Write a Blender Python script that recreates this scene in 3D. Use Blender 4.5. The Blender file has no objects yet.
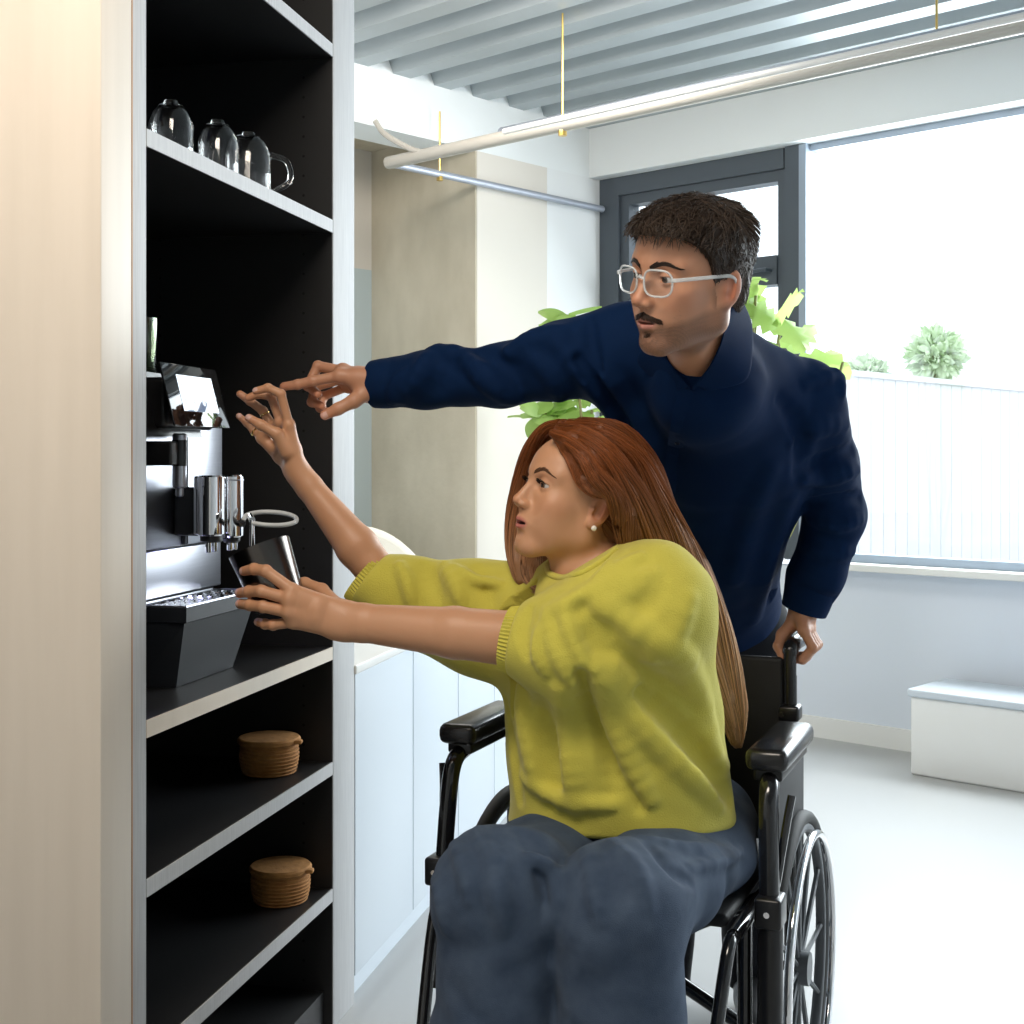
import bpy, bmesh, math, random
import numpy as np
from mathutils import Vector, Matrix
random.seed(7)
RNG = np.random.default_rng(11)
EYE = 1.22            # camera height (m)
HZ = 457.0            # row of the horizon in the 1024 frame
FPX = 1350.0          # focal length in pixels
COL = bpy.context.scene.collection
V3 = lambda *a: np.array(a, dtype=float)

def P(px, py, y):
    """world point seen at pixel (px,py) standing y metres in front of the camera"""
    return np.array([(px - 512.0) / FPX * y, y, EYE + (HZ - py) / FPX * y])

# ------------------------------------------------------------------ materials
def mat(name, col, rough=0.5, metal=0.0, **k):
    m = bpy.data.materials.new(name); m.use_nodes = True
    nt = m.node_tree; b = nt.nodes['Principled BSDF']
    b.inputs['Base Color'].default_value = (*col, 1)
    b.inputs['Roughness'].default_value = rough
    b.inputs['Metallic'].default_value = metal
    for kk, v in k.get('inp', {}).items():
        b.inputs[kk].default_value = v
    tc = nt.nodes.new('ShaderNodeTexCoord')
    def noise(scale, detail=4, stretch=None):
        n = nt.nodes.new('ShaderNodeTexNoise'); n.inputs['Scale'].default_value = scale
        n.inputs['Detail'].default_value = detail
        mp = nt.nodes.new('ShaderNodeMapping')
        if stretch: mp.inputs['Scale'].default_value = stretch
        nt.links.new(tc.outputs['Object'], mp.inputs['Vector'])
        nt.links.new(mp.outputs['Vector'], n.inputs['Vector'])
        return n
    src = None
    if 'var' in k:          # (scale, amount, second colour, stretch)
        sc, amt, c2, st = k['var']
        n = noise(sc, 6, st)
        r = nt.nodes.new('ShaderNodeValToRGB')
        r.color_ramp.elements[0].position = 0.5 - 0.5 * amt
        r.color_ramp.elements[1].position = 0.5 + 0.5 * amt
        r.color_ramp.elements[0].color = (*col, 1); r.color_ramp.elements[1].color = (*c2, 1)
        nt.links.new(n.outputs['Fac'], r.inputs['Fac'])
        nt.links.new(r.outputs['Color'], b.inputs['Base Color']); src = r
    if k.get('attr'):       # colour attribute tint x noise
        a = nt.nodes.new('ShaderNodeVertexColor'); a.layer_name = 'tint'
        if src:
            mx = nt.nodes.new('ShaderNodeMix'); mx.data_type = 'RGBA'; mx.blend_type = 'MULTIPLY'
            mx.inputs['Factor'].default_value = 1
            nt.links.new(a.outputs['Color'], mx.inputs[6]); nt.links.new(src.outputs['Color'], mx.inputs[7])
            nt.links.new(mx.outputs[2], b.inputs['Base Color'])
        else:
            nt.links.new(a.outputs['Color'], b.inputs['Base Color'])
    if 'bump' in k:         # (scale, strength, distance, stretch)
        sc, s, d, st = k['bump']
        n = noise(sc, k.get('bdetail', 4), st); bp = nt.nodes.new('ShaderNodeBump')
        bp.inputs['Strength'].default_value = s; bp.inputs['Distance'].default_value = d
        nt.links.new(n.outputs['Fac'], bp.inputs['Height']); nt.links.new(bp.outputs['Normal'], b.inputs['Normal'])
    return m

M = {}
def setmats():
    M['plywood_edge'] = mat('plywood_edge', (.52,.52,.52), .6, var=(9,.5,(.42,.42,.43),(30,30,1.2)), bump=(14,.25,.002,(30,30,1)))
    M['birch'] = mat('birch', (.72,.635,.54), .5, var=(3,.7,(.64,.56,.47),(9,9,.6)))
    M['birch_dark'] = mat('birch_dark', (.42,.25,.15), .6)
    M['black_board'] = mat('black_board', (.013,.013,.014), .42, bump=(180,.15,.0005,None))
    M['dark_board'] = mat('dark_board', (.010,.010,.011), .55)
    M['hole'] = mat('hole', (.002,.002,.002), .9)
    M['steel'] = mat('brushed_steel', (.42,.43,.47), .32, .95, var=(40,.8,(.34,.35,.39),(.3,.3,14)))
    M['chrome'] = mat('chrome', (.85,.85,.87), .06, 1)
    M['darksteel'] = mat('dark_steel', (.14,.125,.115), .22, 1)
    M['black_plastic'] = mat('black_plastic', (.008,.008,.009), .3)
    M['gloss_black'] = mat('gloss_black', (.006,.006,.007), .05)
    M['matt_grey'] = mat('matt_grey_plastic', (.009,.011,.015), .5)
    M['white_wall'] = mat('white_wall', (.80,.81,.81), .8, var=(1.5,.8,(.76,.78,.79),None), bump=(60,.1,.002,None))
    M['cream_wall'] = mat('cream_wall', (.70,.66,.60), .8, var=(2,.8,(.67,.63,.57),None), bump=(60,.1,.002,None))
    M['blue_wall'] = mat('blue_grey_wall', (.50,.58,.60), .8)
    M['concrete'] = mat('raw_concrete', (.70,.64,.52), .85, var=(3.0,.35,(.50,.45,.35),(1,1,.45)), bump=(14,.35,.01,None))
    M['deck'] = mat('galvanised_deck', (.42,.46,.48), .45, .35, var=(4,.8,(.34,.38,.40),None))
    M['beam'] = mat('painted_beam', (.82,.84,.84), .6, var=(2,.8,(.77,.80,.81),None))
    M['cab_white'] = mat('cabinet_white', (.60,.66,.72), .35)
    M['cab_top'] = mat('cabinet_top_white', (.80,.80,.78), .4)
    M['frame_dark'] = mat('window_frame_grey', (.065,.08,.098), .45)
    M['frame_light'] = mat('window_frame_edge', (.30,.36,.44), .4)
    M['floor'] = mat('floor_resin', (.38,.39,.40), .35, var=(1.5,.8,(.40,.40,.39),None))
    M['cream_fabric'] = mat('cream_fabric', (.84,.79,.69), .9, bump=(160,.3,.002,None))
    M['cork'] = mat('cork', (.50,.24,.07), .85, var=(60,.5,(.32,.14,.04),None), bump=(90,.6,.003,(1,1,4)))
    M['pipe_tan'] = mat('pipe_painted_tan', (.52,.49,.44), .5)
    M['pipe_steel'] = mat('pipe_galvanised', (.40,.43,.50), .4, .4)
    M['brass'] = mat('brass', (.75,.52,.16), .3, 1)
    M['leaf'] = mat('leaf', (.22,.38,.08), .45, var=(12,.7,(.34,.48,.14),None), inp={'Subsurface Weight':.0})
    b = M['leaf'].node_tree; pb = b.nodes['Principled BSDF']; tr = b.nodes.new('ShaderNodeBsdfTranslucent'); tr.inputs[0].default_value=(.50,.68,.22,1)
    mx = b.nodes.new('ShaderNodeMixShader'); mx.inputs[0].default_value=.5
    b.links.new(pb.outputs[0], mx.inputs[1]); b.links.new(tr.outputs[0], mx.inputs[2]); b.links.new(mx.outputs[0], b.nodes['Material Output'].inputs[0])
    M['bush'] = mat('overexposed_bush', (.62,.75,.52), .7, var=(14,.7,(.70,.80,.60),None))  # green paled so the colour carries the overexposed daylight
    M['stem'] = mat('stem', (.20,.20,.07), .7)
    M['pot'] = mat('pot_white', (.75,.75,.73), .4)
    M['soil'] = mat('soil', (.04,.025,.015), 1)
    M['fence'] = mat('pale_fence', (.70,.70,.71), .7, var=(3,.8,(.64,.64,.66),(4,4,.3)))
    M['paving'] = mat('paving', (.62,.61,.60), .9)
    M['roof'] = mat('roof_edge', (.30,.29,.27), .8)
    M['tube_black'] = mat('tube_black', (.008,.008,.009), .16, inp={'Coat Weight':.4})
    M['vinyl'] = mat('black_vinyl', (.006,.006,.007), .6, bump=(260,.3,.001,None))
    M['pad'] = mat('arm_pad', (.014,.014,.015), .24, bump=(120,.12,.001,None))
    M['rubber'] = mat('rubber', (.03,.03,.03), .7)
    M['wheel_grey'] = mat('wheel_grey', (.12,.13,.14), .45)
    M['glass'] = glassmat('clear_glass', (1,1,1))
    M['green_glass'] = glassmat('green_glass', (.72,.86,.55))
    M['screen'] = None
    w = bpy.data.materials.new('window_pane'); w.use_nodes = True; nt = w.node_tree; nt.nodes.clear()
    o = nt.nodes.new('ShaderNodeOutputMaterial'); t = nt.nodes.new('ShaderNodeBsdfTransparent'); g = nt.nodes.new('ShaderNodeBsdfGlossy')
    g.inputs['Roughness'].default_value=.02; m = nt.nodes.new('ShaderNodeMixShader'); m.inputs[0].default_value=.05
    t.inputs[0].default_value=(.97,.99,.99,1)
    nt.links.new(t.outputs[0], m.inputs[1]); nt.links.new(g.outputs[0], m.inputs[2]); nt.links.new(m.outputs[0], o.inputs[0])
    M['pane'] = w
def glassmat(name, col, rough=0.0, ior=1.48):
    m = bpy.data.materials.new(name); m.use_nodes = True; b = m.node_tree.nodes['Principled BSDF']
    b.inputs['Base Color'].default_value=(*col,1); b.inputs['Roughness'].default_value=rough
    b.inputs['Transmission Weight'].default_value=1; b.inputs['IOR'].default_value=ior
    return m
M['sill_wall'] = None
setmats()
M['sill_wall'] = mat('shade_tinted_wall', (.70,.75,.83), .7, bump=(60,.1,.002,None))  # white wall with the blue of its shade put into the colour

# ------------------------------------------------------------------ mesh builder
class MB:
    def __init__(s): s.v=[]; s.f=[]; s.sm=[]; s.mi=[]; s.n=0
    def add(s, vs, fs, smooth=False, M4=None, mi=0):
        vs = np.asarray(vs, float)
        if M4 is not None: vs = vs @ M4[:3,:3].T + M4[:3,3]
        s.v.append(vs); s.f += [[i+s.n for i in f] for f in fs]; s.sm += [smooth]*len(fs); s.mi += [mi]*len(fs); s.n += len(vs)
        return s
    def box(s, lo, hi, M4=None, mi=0, c=0.0):
        lo=np.minimum(lo,hi).astype(float) if True else lo; hi=np.maximum(lo,hi).astype(float)
        if c<=0:
            v=[(x,y,z) for z in (lo[2],hi[2]) for y in (lo[1],hi[1]) for x in (lo[0],hi[0])]
            f=[(0,2,3,1),(4,5,7,6),(0,1,5,4),(2,6,7,3),(0,4,6,2),(1,3,7,5)]
            return s.add(v,f,False,M4,mi)
        c=min(c,*((hi-lo)*.45)); bm=bmesh.new(); bmesh.ops.create_cube(bm,size=1)
        for q in bm.verts: q.co=Vector((lo+hi)/2)+Vector([q.co[i]*(hi-lo)[i] for i in range(3)])
        bmesh.ops.bevel(bm,geom=bm.edges[:],offset=c,segments=3,profile=.5,affect='EDGES')
        v=[tuple(q.co) for q in bm.verts]; f=[[q.index for q in g.verts] for g in bm.faces]; bm.free()
        return s.add(v,f,True,M4,mi)
    def tube(s, pts, r, n=12, closed=False, caps=True, M4=None, mi=0, flat=None):
        pts=np.asarray(pts,float); k=len(pts); r=np.broadcast_to(np.asarray(r,float),(k,))
        T=np.zeros_like(pts)
        for i in range(k):
            a=pts[(i-1)%k] if (closed or i>0) else pts[i]; b=pts[(i+1)%k] if (closed or i<k-1) else pts[i]
            T[i]=(b-a)/max(1e-9,np.linalg.norm(b-a))
        u=np.cross(T[0],(0,0,1)); 
        if np.linalg.norm(u)<.1: u=np.cross(T[0],(0,1,0))
        u/=np.linalg.norm(u); vs=[]
        for i in range(k):
            u=u-T[i]*np.dot(u,T[i]); u/=np.linalg.norm(u); w=np.cross(T[i],u)
            for j in range(n):
                a=2*math.pi*j/n; cu,sw=math.cos(a),math.sin(a)
                if flat: cu*=flat[0]; sw*=flat[1]
                vs.append(pts[i]+r[i]*(cu*u+sw*w))
        fs=[]
        for i in range(k if closed else k-1):
            for j in range(n):
                a=i*n+j; b=i*n+(j+1)%n; c=((i+1)%k)*n+(j+1)%n; d=((i+1)%k)*n+j; fs.append((a,b,c,d))
        if caps and not closed: fs.append(list(range(n-1,-1,-1))); fs.append([(k-1)*n+j for j in range(n)])
        return s.add(vs,fs,True,M4,mi)
    def lathe(s, prof, n=32, c=(0,0,0), M4=None, mi=0, a0=0, a1=2*math.pi):
        full=abs(a1-a0-2*math.pi)<1e-6; vs=[]; k=len(prof); m=n if full else n+1
        for j in range(m):
            a=a0+(a1-a0)*j/n
            for (r,z) in prof: vs.append((c[0]+r*math.cos(a),c[1]+r*math.sin(a),c[2]+z))
        fs=[]
        for j in range(n):
            jj=(j+1)%m
            for i in range(k-1):
                fs.append((j*k+i,jj*k+i,jj*k+i+1,j*k+i+1))
        return s.add(vs,fs,True,M4,mi)
    def prism(s, poly, z0, z1, M4=None, mi=0, smooth=False):
        n=len(poly); v=[(x,y,z0) for x,y in poly]+[(x,y,z1) for x,y in poly]
        f=[list(range(n-1,-1,-1)),list(range(n,2*n))]+[(i,(i+1)%n,n+(i+1)%n,n+i) for i in range(n)]
        return s.add(v,f,smooth,M4,mi)
    def build(s, name, m, parent=None, loc=None, auto=True):
        v=np.concatenate(s.v); me=bpy.data.meshes.new(name)
        root=parent
        while root is not None and root.parent: root=root.parent
        if root is not None: off=np.array(root.location); 
        else: off=np.array(loc if loc is not None else [(v[:,0].min()+v[:,0].max())/2,(v[:,1].min()+v[:,1].max())/2,v[:,2].min()])
        me.from_pydata((v-off).tolist(),[],s.f)
        me.polygons.foreach_set('use_smooth',s.sm); me.polygons.foreach_set('material_index',s.mi)
        for q in (m if isinstance(m,(list,tuple)) else [m]): me.materials.append(q)
        bm=bmesh.new(); bm.from_mesh(me); bmesh.ops.remove_doubles(bm,verts=bm.verts,dist=1e-6); bmesh.ops.recalc_face_normals(bm,faces=bm.faces)
        for e in bm.edges:
            if len(e.link_faces)==2 and e.calc_face_angle(0)>math.radians(38): e.smooth=False
        bm.to_mesh(me); bm.free()
        o=bpy.data.objects.new(name,me); COL.objects.link(o)
        if parent is not None: o.parent=parent
        else: o.location=off
        return o
def tag(o, label=None, cat=None, group=None, kind=None):
    if label: o['label']=label
    if cat: o['category']=cat
    if group: o['group']=group
    if kind: o['kind']=kind
    return o
def empty(name, loc, label=None, cat=None, group=None, kind=None):
    o=bpy.data.objects.new(name,None); o.empty_display_size=.05; o.location=tuple(float(q) for q in loc); COL.objects.link(o)
    return tag(o,label,cat,group,kind)
def struct(name, mb, m, parent=None):
    o=mb.build(name,m,parent)
    if parent is None: o['kind']='structure'
    return o
def bez(pts, n=8):
    """Catmull-Rom through points"""
    pts=[np.asarray(p,float) for p in pts]; out=[]
    q=[2*pts[0]-pts[1]]+pts+[2*pts[-1]-pts[-2]]
    for i in range(1,len(q)-2):
        for j in range(n):
            t=j/n; a,b,c,d=q[i-1],q[i],q[i+1],q[i+2]
            out.append(.5*((2*b)+(-a+c)*t+(2*a-5*b+4*c-d)*t*t+(-a+3*b-3*c+d)*t**3))
    out.append(pts[-1]); return np.array(out)
def frame(ex, ey, o):
    m=np.eye(4); ex=np.asarray(ex,float); ey=np.asarray(ey,float); m[:3,0]=ex; m[:3,1]=ey; m[:3,2]=np.cross(ex,ey); m[:3,3]=o; return m
def look_frame(z, o, up=(0,0,1)):
    z=np.asarray(z,float); z=z/np.linalg.norm(z); x=np.cross(up,z)
    if np.linalg.norm(x)<1e-3: x=np.cross((0,1,0),z)
    x/=np.linalg.norm(x); m=np.eye(4); m[:3,0]=x; m[:3,1]=np.cross(z,x); m[:3,2]=z; m[:3,3]=o; return m
# ------------------------------------------------------------------ camera, room
cam=bpy.data.cameras.new('camera'); co=bpy.data.objects.new('camera',cam); COL.objects.link(co)
co.location=(0,0,EYE); co.rotation_euler=(math.pi/2,0,0)
cam.sensor_width=36; cam.lens=FPX/1024*36; cam.shift_y=-(512-HZ)/1024; cam.clip_start=.05; cam.clip_end=200
bpy.context.scene.camera=co

E1=V3(.676,.737,0); E1/=np.linalg.norm(E1); E2=V3(-E1[1],E1[0],0)
C0=V3(.447,6.70,0)                       # corner of back wall and window wall
RM=frame(-E1,-E2,C0)                     # local: x = a (away from the window wall), y = b (along it), z up
def rbox(mb,a0,a1,b0,b1,z0,z1,mi=0,c=0): return mb.box((a0,b0,z0),(a1,b1,z1),RM,mi,c)
BH=2.59; BT=2.80
struct('floor', rbox(MB(),-.3,8.5,-1.6,8.0,-.08,0), M['floor'])
# back wall: white part then cream part, returning at the concrete pier
struct('wall_back', rbox(MB(),0,.416,-.25,0,0,BH), M['white_wall'])
struct('wall_back_cream', rbox(MB(),.416,.893,-.25,0,0,BH), M['cream_wall'])
struct('wall_pier', rbox(MB(),.885,.90,-.70,-.003,0,BH+.1), M['concrete'])
struct('wall_recess', rbox(MB(),.9,3.6,-.95,-.70,2.12,BH+.2), M['cream_wall'])
struct('wall_recess_lower', rbox(MB(),.9,3.6,-.95,-.70,0,2.12), M['blue_wall'])
o=struct('trim_1', rbox(MB(),-.1,6.5,-.22,0.0,BH,BT+.12), M['beam'])      # white beam along the back wall
o=struct('trim_2', rbox(MB(),-.12,0.1,-.22,7.0,BH,BT+.12), M['beam'])     # white beam over the windows
struct('ceiling_soffit', rbox(MB(),.9,6.5,-1.0,-.22,BH+.10,BH+.3), M['concrete'])
# corrugated steel deck
mb=MB(); per=.24; prof=[]
a=.1
while a<8.2:
    prof+= [(a,BT+.03),(a+.10,BT+.03),(a+.13,BT+.09),(a+.21,BT+.09)]; a+=per
vs=[]; 
for (aa,z) in prof: vs+= [(aa,-.05,z),(aa,8.0,z)]
fs=[(2*i,2*i+1,2*i+3,2*i+2) for i in range(len(prof)-1)]
n=len(vs); vs+=[(x,y,z+.012) for x,y,z in vs]; fs+=[(2*i+2+n,2*i+3+n,2*i+1+n,2*i+n) for i in range(len(prof)-1)]
mb.add(vs,fs,False,RM); struct('ceiling',mb,M['deck'])

# window wall
SILL=.77
struct('wall_right', rbox(MB(),-.22,0,-.2,6.9,0,SILL-.03), M['sill_wall'])
struct('trim_3', rbox(MB(),-.20,.09,1.15,6.9,SILL-.03,SILL,0,.004), M['cab_top'])
rbox(m_:=MB(),-.012,.015,-.02,6.9,0,.09); 
struct('baseboard_right', rbox(MB(),0,.014,0,6.9,0,.09), M['cab_top'])
struct('baseboard_back', rbox(MB(),.014,.9,0.0,.014,0,.09), M['cab_top'])
def bb(px, a=0.0):
    """b coordinate on window wall plane under pixel column px"""
    d=(px-512)/FPX; # (C0 - b*E2).x = d*(...).y
    return -(d*C0[1]-C0[0])/(d*E2[1]-E2[0])*-1
# numeric: point = C0 - b*E2 ; x/y=d -> C0x - b E2x = d(C0y - b E2y)
def bb(px): d=(px-512)/FPX; return (C0[0]-d*C0[1])/(E2[0]-d*E2[1])
w1=empty('window_1', RM[:3,:3]@np.array([0,.8,0])+C0+V3(0,0,SILL), kind='structure')
b0,b1,b2,b3=0.0,bb(629),bb(778),bb(803)
m=MB(); TZ0,TZ1=1.99,2.12; GT=2.45; FR=.09
rbox(m,-.08,0.0,b0,b1,SILL,BH); rbox(m,-.08,0.0,b1,b2,GT,BH); rbox(m,-.08,0.0,b2,b3,SILL,BH)
rbox(m,-.08,0.0,b1,b2,SILL,SILL+.09); rbox(m,-.075,.012,b1,b2,TZ0,TZ1)
rbox(m,0,.02,b0,b1-.05,SILL,BH); rbox(m,0,.02,b1-.05,b2+.04,GT+.05,BH); rbox(m,0.0,.035,b2+.055,b3,SILL,BH)
m.build('window_frame',M['frame_dark'],w1)
m=MB(); rbox(m,-.08,.036,b3,b3+.035,SILL,BH); m.build('frame_edge',M['frame_light'],w1)
m=MB(); rbox(m,-.045,-.039,b1,b2,SILL+.09,TZ0); rbox(m,-.045,-.039,b1,b2,TZ1,GT); m.build('pane',M['pane'],w1)
m=MB(); 
m.tube([RM[:3,:3]@np.array(q)+C0 for q in [(.012,b2-.03,2.055),(.05,b2-.03,2.055),(.05,b2-.14,2.05)]],.009,8); m.build('handle',M['frame_dark'],w1)
w2=empty('window_2', RM[:3,:3]@np.array([0,3.5,0])+C0+V3(0,0,SILL), kind='structure')
m=MB(); e=b3+.035
rbox(m,-.08,0,e,6.9,SILL,SILL+.035); rbox(m,-.08,0,e,6.9,BH-.03,BH); rbox(m,-.08,0,4.1,4.18,SILL,BH); rbox(m,-.08,0,6.82,6.9,SILL,BH)
m.build('window_frame',M['frame_light'],w2)
m=MB(); rbox(m,-.045,-.039,e,4.1,SILL+.035,BH-.03); rbox(m,-.045,-.039,4.18,6.82,SILL+.035,BH-.03); m.build('pane',M['pane'],w2)
struct('wall_blocker_front', rbox(MB(),-.3,8.5,7.9,8.1,0,BT+.1), M['white_wall'])  # unseen wall, added to cut flat light from behind the camera
struct('wall_blocker_side', rbox(MB(),8.3,8.5,-1.0,7.9,0,BT+.1), M['cream_wall'])  # also unseen, added to keep ambient light out on this side
# wall behind the shelving unit
D=V3(.2181,.9759,0); D/=np.linalg.norm(D); NB=V3(-D[1],D[0],0)      # D along the unit, NB into its depth
UM=frame(D,NB,(0,0,0))
def U(s,o,z): return D*s+NB*o+V3(0,0,z)
struct('wall_left', MB().box((-1.5,1.50,0),(2.862,1.62,2.95),UM), M['white_wall'])

# pipes
def rp(a,b,z): return RM[:3,:3]@np.array([a,b,z])+C0
J=P(388,163,5.6); JZ=J[2]
def coil(mb, pts, r): mb.tube(pts, r, 10)
pr=empty('ceiling_pipe', J, 'slim steel conduit running along the back wall under the white beam', 'pipe')
mb=MB(); coil(mb,[J,J+E1*1.42],.016); mb.build('pipe_run',M['pipe_steel'],pr)
mb=MB(); q=J+E1*.30; mb.tube([q,q+V3(0,0,BH-JZ+.12)],.004,6); mb.tube([q-V3(0,0,.028),q+V3(0,0,.01)],.014,8); mb.build('hanger',M['brass'],pr)
pr=empty('ceiling_pipe', J-E2*.05, 'tan painted pipe hung under the corrugated deck, nearer the back wall', 'pipe')
mb=MB(); coil(mb,[J,J-E2*4.0],.026); mb.build('pipe_run',M['pipe_tan'],pr)
mb=MB(); q=J-E2*.95; mb.tube([q,V3(q[0],q[1],BT+.05)],.004,6); mb.tube([q-V3(0,0,.04),q+V3(0,0,.01)],.016,8); mb.build('hanger',M['brass'],pr)
mb=MB(); mb.tube(bez([J-E2*.25+V3(0,0,.0),J-E2*.16+E2*0+V3(0,0,.03)-E1*.02,J-E1*.06-E2*.05+V3(0,0,.10),J-E1*.07-E2*.0+V3(0,0,.16)],5),.012,8); mb.build('branch',M['pipe_tan'],pr)
pr=empty('ceiling_pipe', J-E2*1.3+E1*.22+V3(0,0,.03), 'grey galvanised pipe overhead beside the tan pipe', 'pipe')
q0=J-E2*.55+E1*.10+V3(0,0,.05)
mb=MB(); coil(mb,[q0+E2*.0,q0-E2*3.6],.024); mb.build('pipe_run',M['pipe_steel'],pr)
mb=MB(); q=q0-E2*1.8; mb.tube([q,V3(q[0],q[1],BT+.05)],.004,6); mb.build('hanger',M['brass'],pr)
q1=J-E2*.75-E1*.10+V3(0,0,-.01)
pr=empty('ceiling_pipe', q1, 'thin white conduit overhead running beside the tan pipe', 'pipe')
mb=MB(); coil(mb,[q1,q1-E2*3.2],.011); mb.build('pipe_run',M['cab_top'],pr)

# ------------------------------------------------------------------ shelving unit
S0,S1=1.902,2.725; OB=1.47
un=empty('shelving_unit', U((S0+S1)/2,1.2,0), 'tall open shelving unit with black shelves and pale plywood edges, holding the coffee machine','shelving unit')
PT=.137; TOP=2.62
def ub(mb,s0,s1,o0,o1,z0,z1,mi=0,c=0): return mb.box((s0,o0,z0),(s1,o1,z1),UM,mi,c)
# near end panel: birch box, far end panel: pale edge, black inner face
ub(mb:=MB(),S0-PT,S0-.047,1.0,OB,0,TOP,0,.002); p=mb.build('end_panel',M['birch'],un); p['label']='light birch end panel'
ub(mb:=MB(),S0-.047,S0-.0445,.9995,OB,0,TOP); mb.build('panel_joint',M['birch_dark'],p)
ub(mb:=MB(),S0-.0445,S0-.002,1.0,OB,0,TOP,0,.001); mb.build('front_edge',M['plywood_edge'],p)
ub(mb:=MB(),S1+.002,S1+PT,1.0,OB,0,TOP,0,.001); p=mb.build('end_panel',M['plywood_edge'],un); p['label']='whitewashed end panel'
mb=MB(); ub(mb,S1-.001,S1+.002,1.0015,OB,0,TOP); lin=mb.build('inner_lining',M['dark_board'],p)
mb=MB(); ub(mb,S0-.002,S0+.001,1.0015,OB,0,TOP); mb.build('inner_lining',M['dark_board'],un)
mb=MB()
for o_ in (1.066,1.40):
    z=.10
    while z<2.5:
        mb.lathe([(0,0),(.003,0)],8,M4=UM@frame((0,1,0),(0,0,1),(S1-.0016,o_,z))); z+=.042
mb.build('peg_hole_pattern',M['hole'],lin)
ub(mb:=MB(),S0,S1,OB-.012,OB,0,TOP); mb.build('back_panel',M['dark_board'],un)
SH=[.30,.57,.815,1.725,2.10]
for zt in SH+[TOP]:
    ub(mb:=MB(),S0,S1-.001,1.003,OB-.012,zt-.027,zt); sh=mb.build('shelf',M['black_board'],un)
    ub(mb:=MB(),S0,S1-.001,1.0,1.003,zt-.027,zt); mb.build('shelf_edge',M['plywood_edge'] if zt!=.815 else M['birch'],sh)
ub(mb:=MB(),S0,S1,1.02,OB-.012,.0,.08); mb.build('plinth',M['dark_board'],un)

# ------------------------------------------------------------------ coffee machine
cz=.816
cm=empty('coffee_machine', U(2.32,1.25,cz), 'fully automatic coffee machine with steel front and tilted touch screen','coffee machine')
A0,A1=2.15,2.50
mb=MB(); ub(mb,A0,A1,1.165,1.43,cz,1.36,0,.012); ub(mb,A0+.02,A1-.02,1.17,1.42,1.36,1.372,0,.005); mb.build('body',M['black_plastic'],cm)
mb=MB(); ub(mb,A0,2.322,1.15,1.166,1.055,1.345,0,.003); ub(mb,2.338,A1,1.15,1.166,1.055,1.345,0,.003); fp=mb.build('front_panel',M['steel'],cm)
ub(mb:=MB(),A0,A1,1.153,1.166,.965,1.052,0,.003); mb.build('lower_panel',M['steel'],cm)
ub(mb:=MB(),2.321,2.339,1.144,1.166,1.056,1.33,0,.003); mb.build('spout_rail',M['gloss_black'],cm)
# screen housing (tilted)
c0=U(2.11,1.092,1.386); cs=D
up=(U(0,1.092,1.386)-U(0,1.062,1.272)); hgt=np.linalg.norm(up); up/=hgt
SM=frame(cs,up,U(2.112,1.062,1.270))       # x along, y up, z = out? 
if SM[:3,2]@NB>0: pass
zs=-1 if (SM[:3,2]@NB)>0 else 1
mb=MB(); mb.box((0,0,-.001*zs),(.225,hgt,-.055*zs),SM,0,.008); ub(mb,2.16,2.36,1.10,1.17,1.27,1.36,0,.01); sc=mb.build('display_housing',M['black_plastic'],cm)
mb=MB(); mb.box((.002,.002,0),(.223,hgt-.002,.004*zs),SM,0,.0018); gl=mb.build('display_glass',M['gloss_black'],sc)
sm=bpy.data.materials.new('lit_screen'); sm.use_nodes=True; b=sm.node_tree.nodes['Principled BSDF']
b.inputs['Base Color'].default_value=(.02,.03,.05,1); b.inputs['Roughness'].default_value=.08
b.inputs['Emission Color'].default_value=(.30,.42,.62,1); b.inputs['Emission Strength'].default_value=.45
mb=MB(); mb.box((.05,.030,.004*zs),(.19,hgt-.022,.0046*zs),SM); mb.build('screen',sm,sc)
ic=bpy.data.materials.new('screen_icons'); ic.use_nodes=True; b=ic.node_tree.nodes['Principled BSDF']
b.inputs['Base Color'].default_value=(.5,.55,.6,1); b.inputs['Emission Color'].default_value=(.8,.88,1,1); b.inputs['Emission Strength'].default_value=.7
mb=MB()
for i in range(4):
    for j in range(2):
        mb.lathe([(0,.0),(.007,.0)],14,M4=SM@frame((1,0,0),(0,1,0),(.068+i*.034,.048+j*.028,.0049*zs)))
mb.build('screen_icon',ic,sc)
# spouts
sp=MB(); ub(sp,2.285,2.36,1.075,1.15,1.075,1.165,0,.006); arm=sp.build('spout_arm',M['gloss_black'],cm)
def cyl(mb,s,o,z0,z1,r,n=28,b=.003): mb.lathe([(0,z0),(r-b,z0),(r,z0+b),(r,z1-b),(r-b,z1),(0,z1)],n,M4=UM@frame((1,0,0),(0,1,0),(s,o,0)))
mb=MB(); cyl(mb,2.26,1.062,1.078,1.187,.0245); cyl(mb,2.322,1.05,1.072,1.187,.022); ub(mb,2.245,2.33,1.066,1.09,1.08,1.186,0,.004); hd=mb.build('spout_head',M['chrome'],cm)
mb=MB(); cyl(mb,2.322,1.05,1.176,1.179,.0225)
mb.build('spout_ring',M['steel'],hd)
mb=MB(); cyl(mb,2.262,1.062,1.066,1.08,.02); cyl(mb,2.322,1.05,1.062,1.075,.016)
mb.build('spout_base',M['black_plastic'],hd)
for s_,o_ in ((2.25,1.062),(2.275,1.062),(2.315,1.05),(2.335,1.05)):
    mb=MB(); cyl(mb,s_,o_,1.048,1.068,.0055,12,.001); mb.build('nozzle',M['chrome'],hd)
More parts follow.
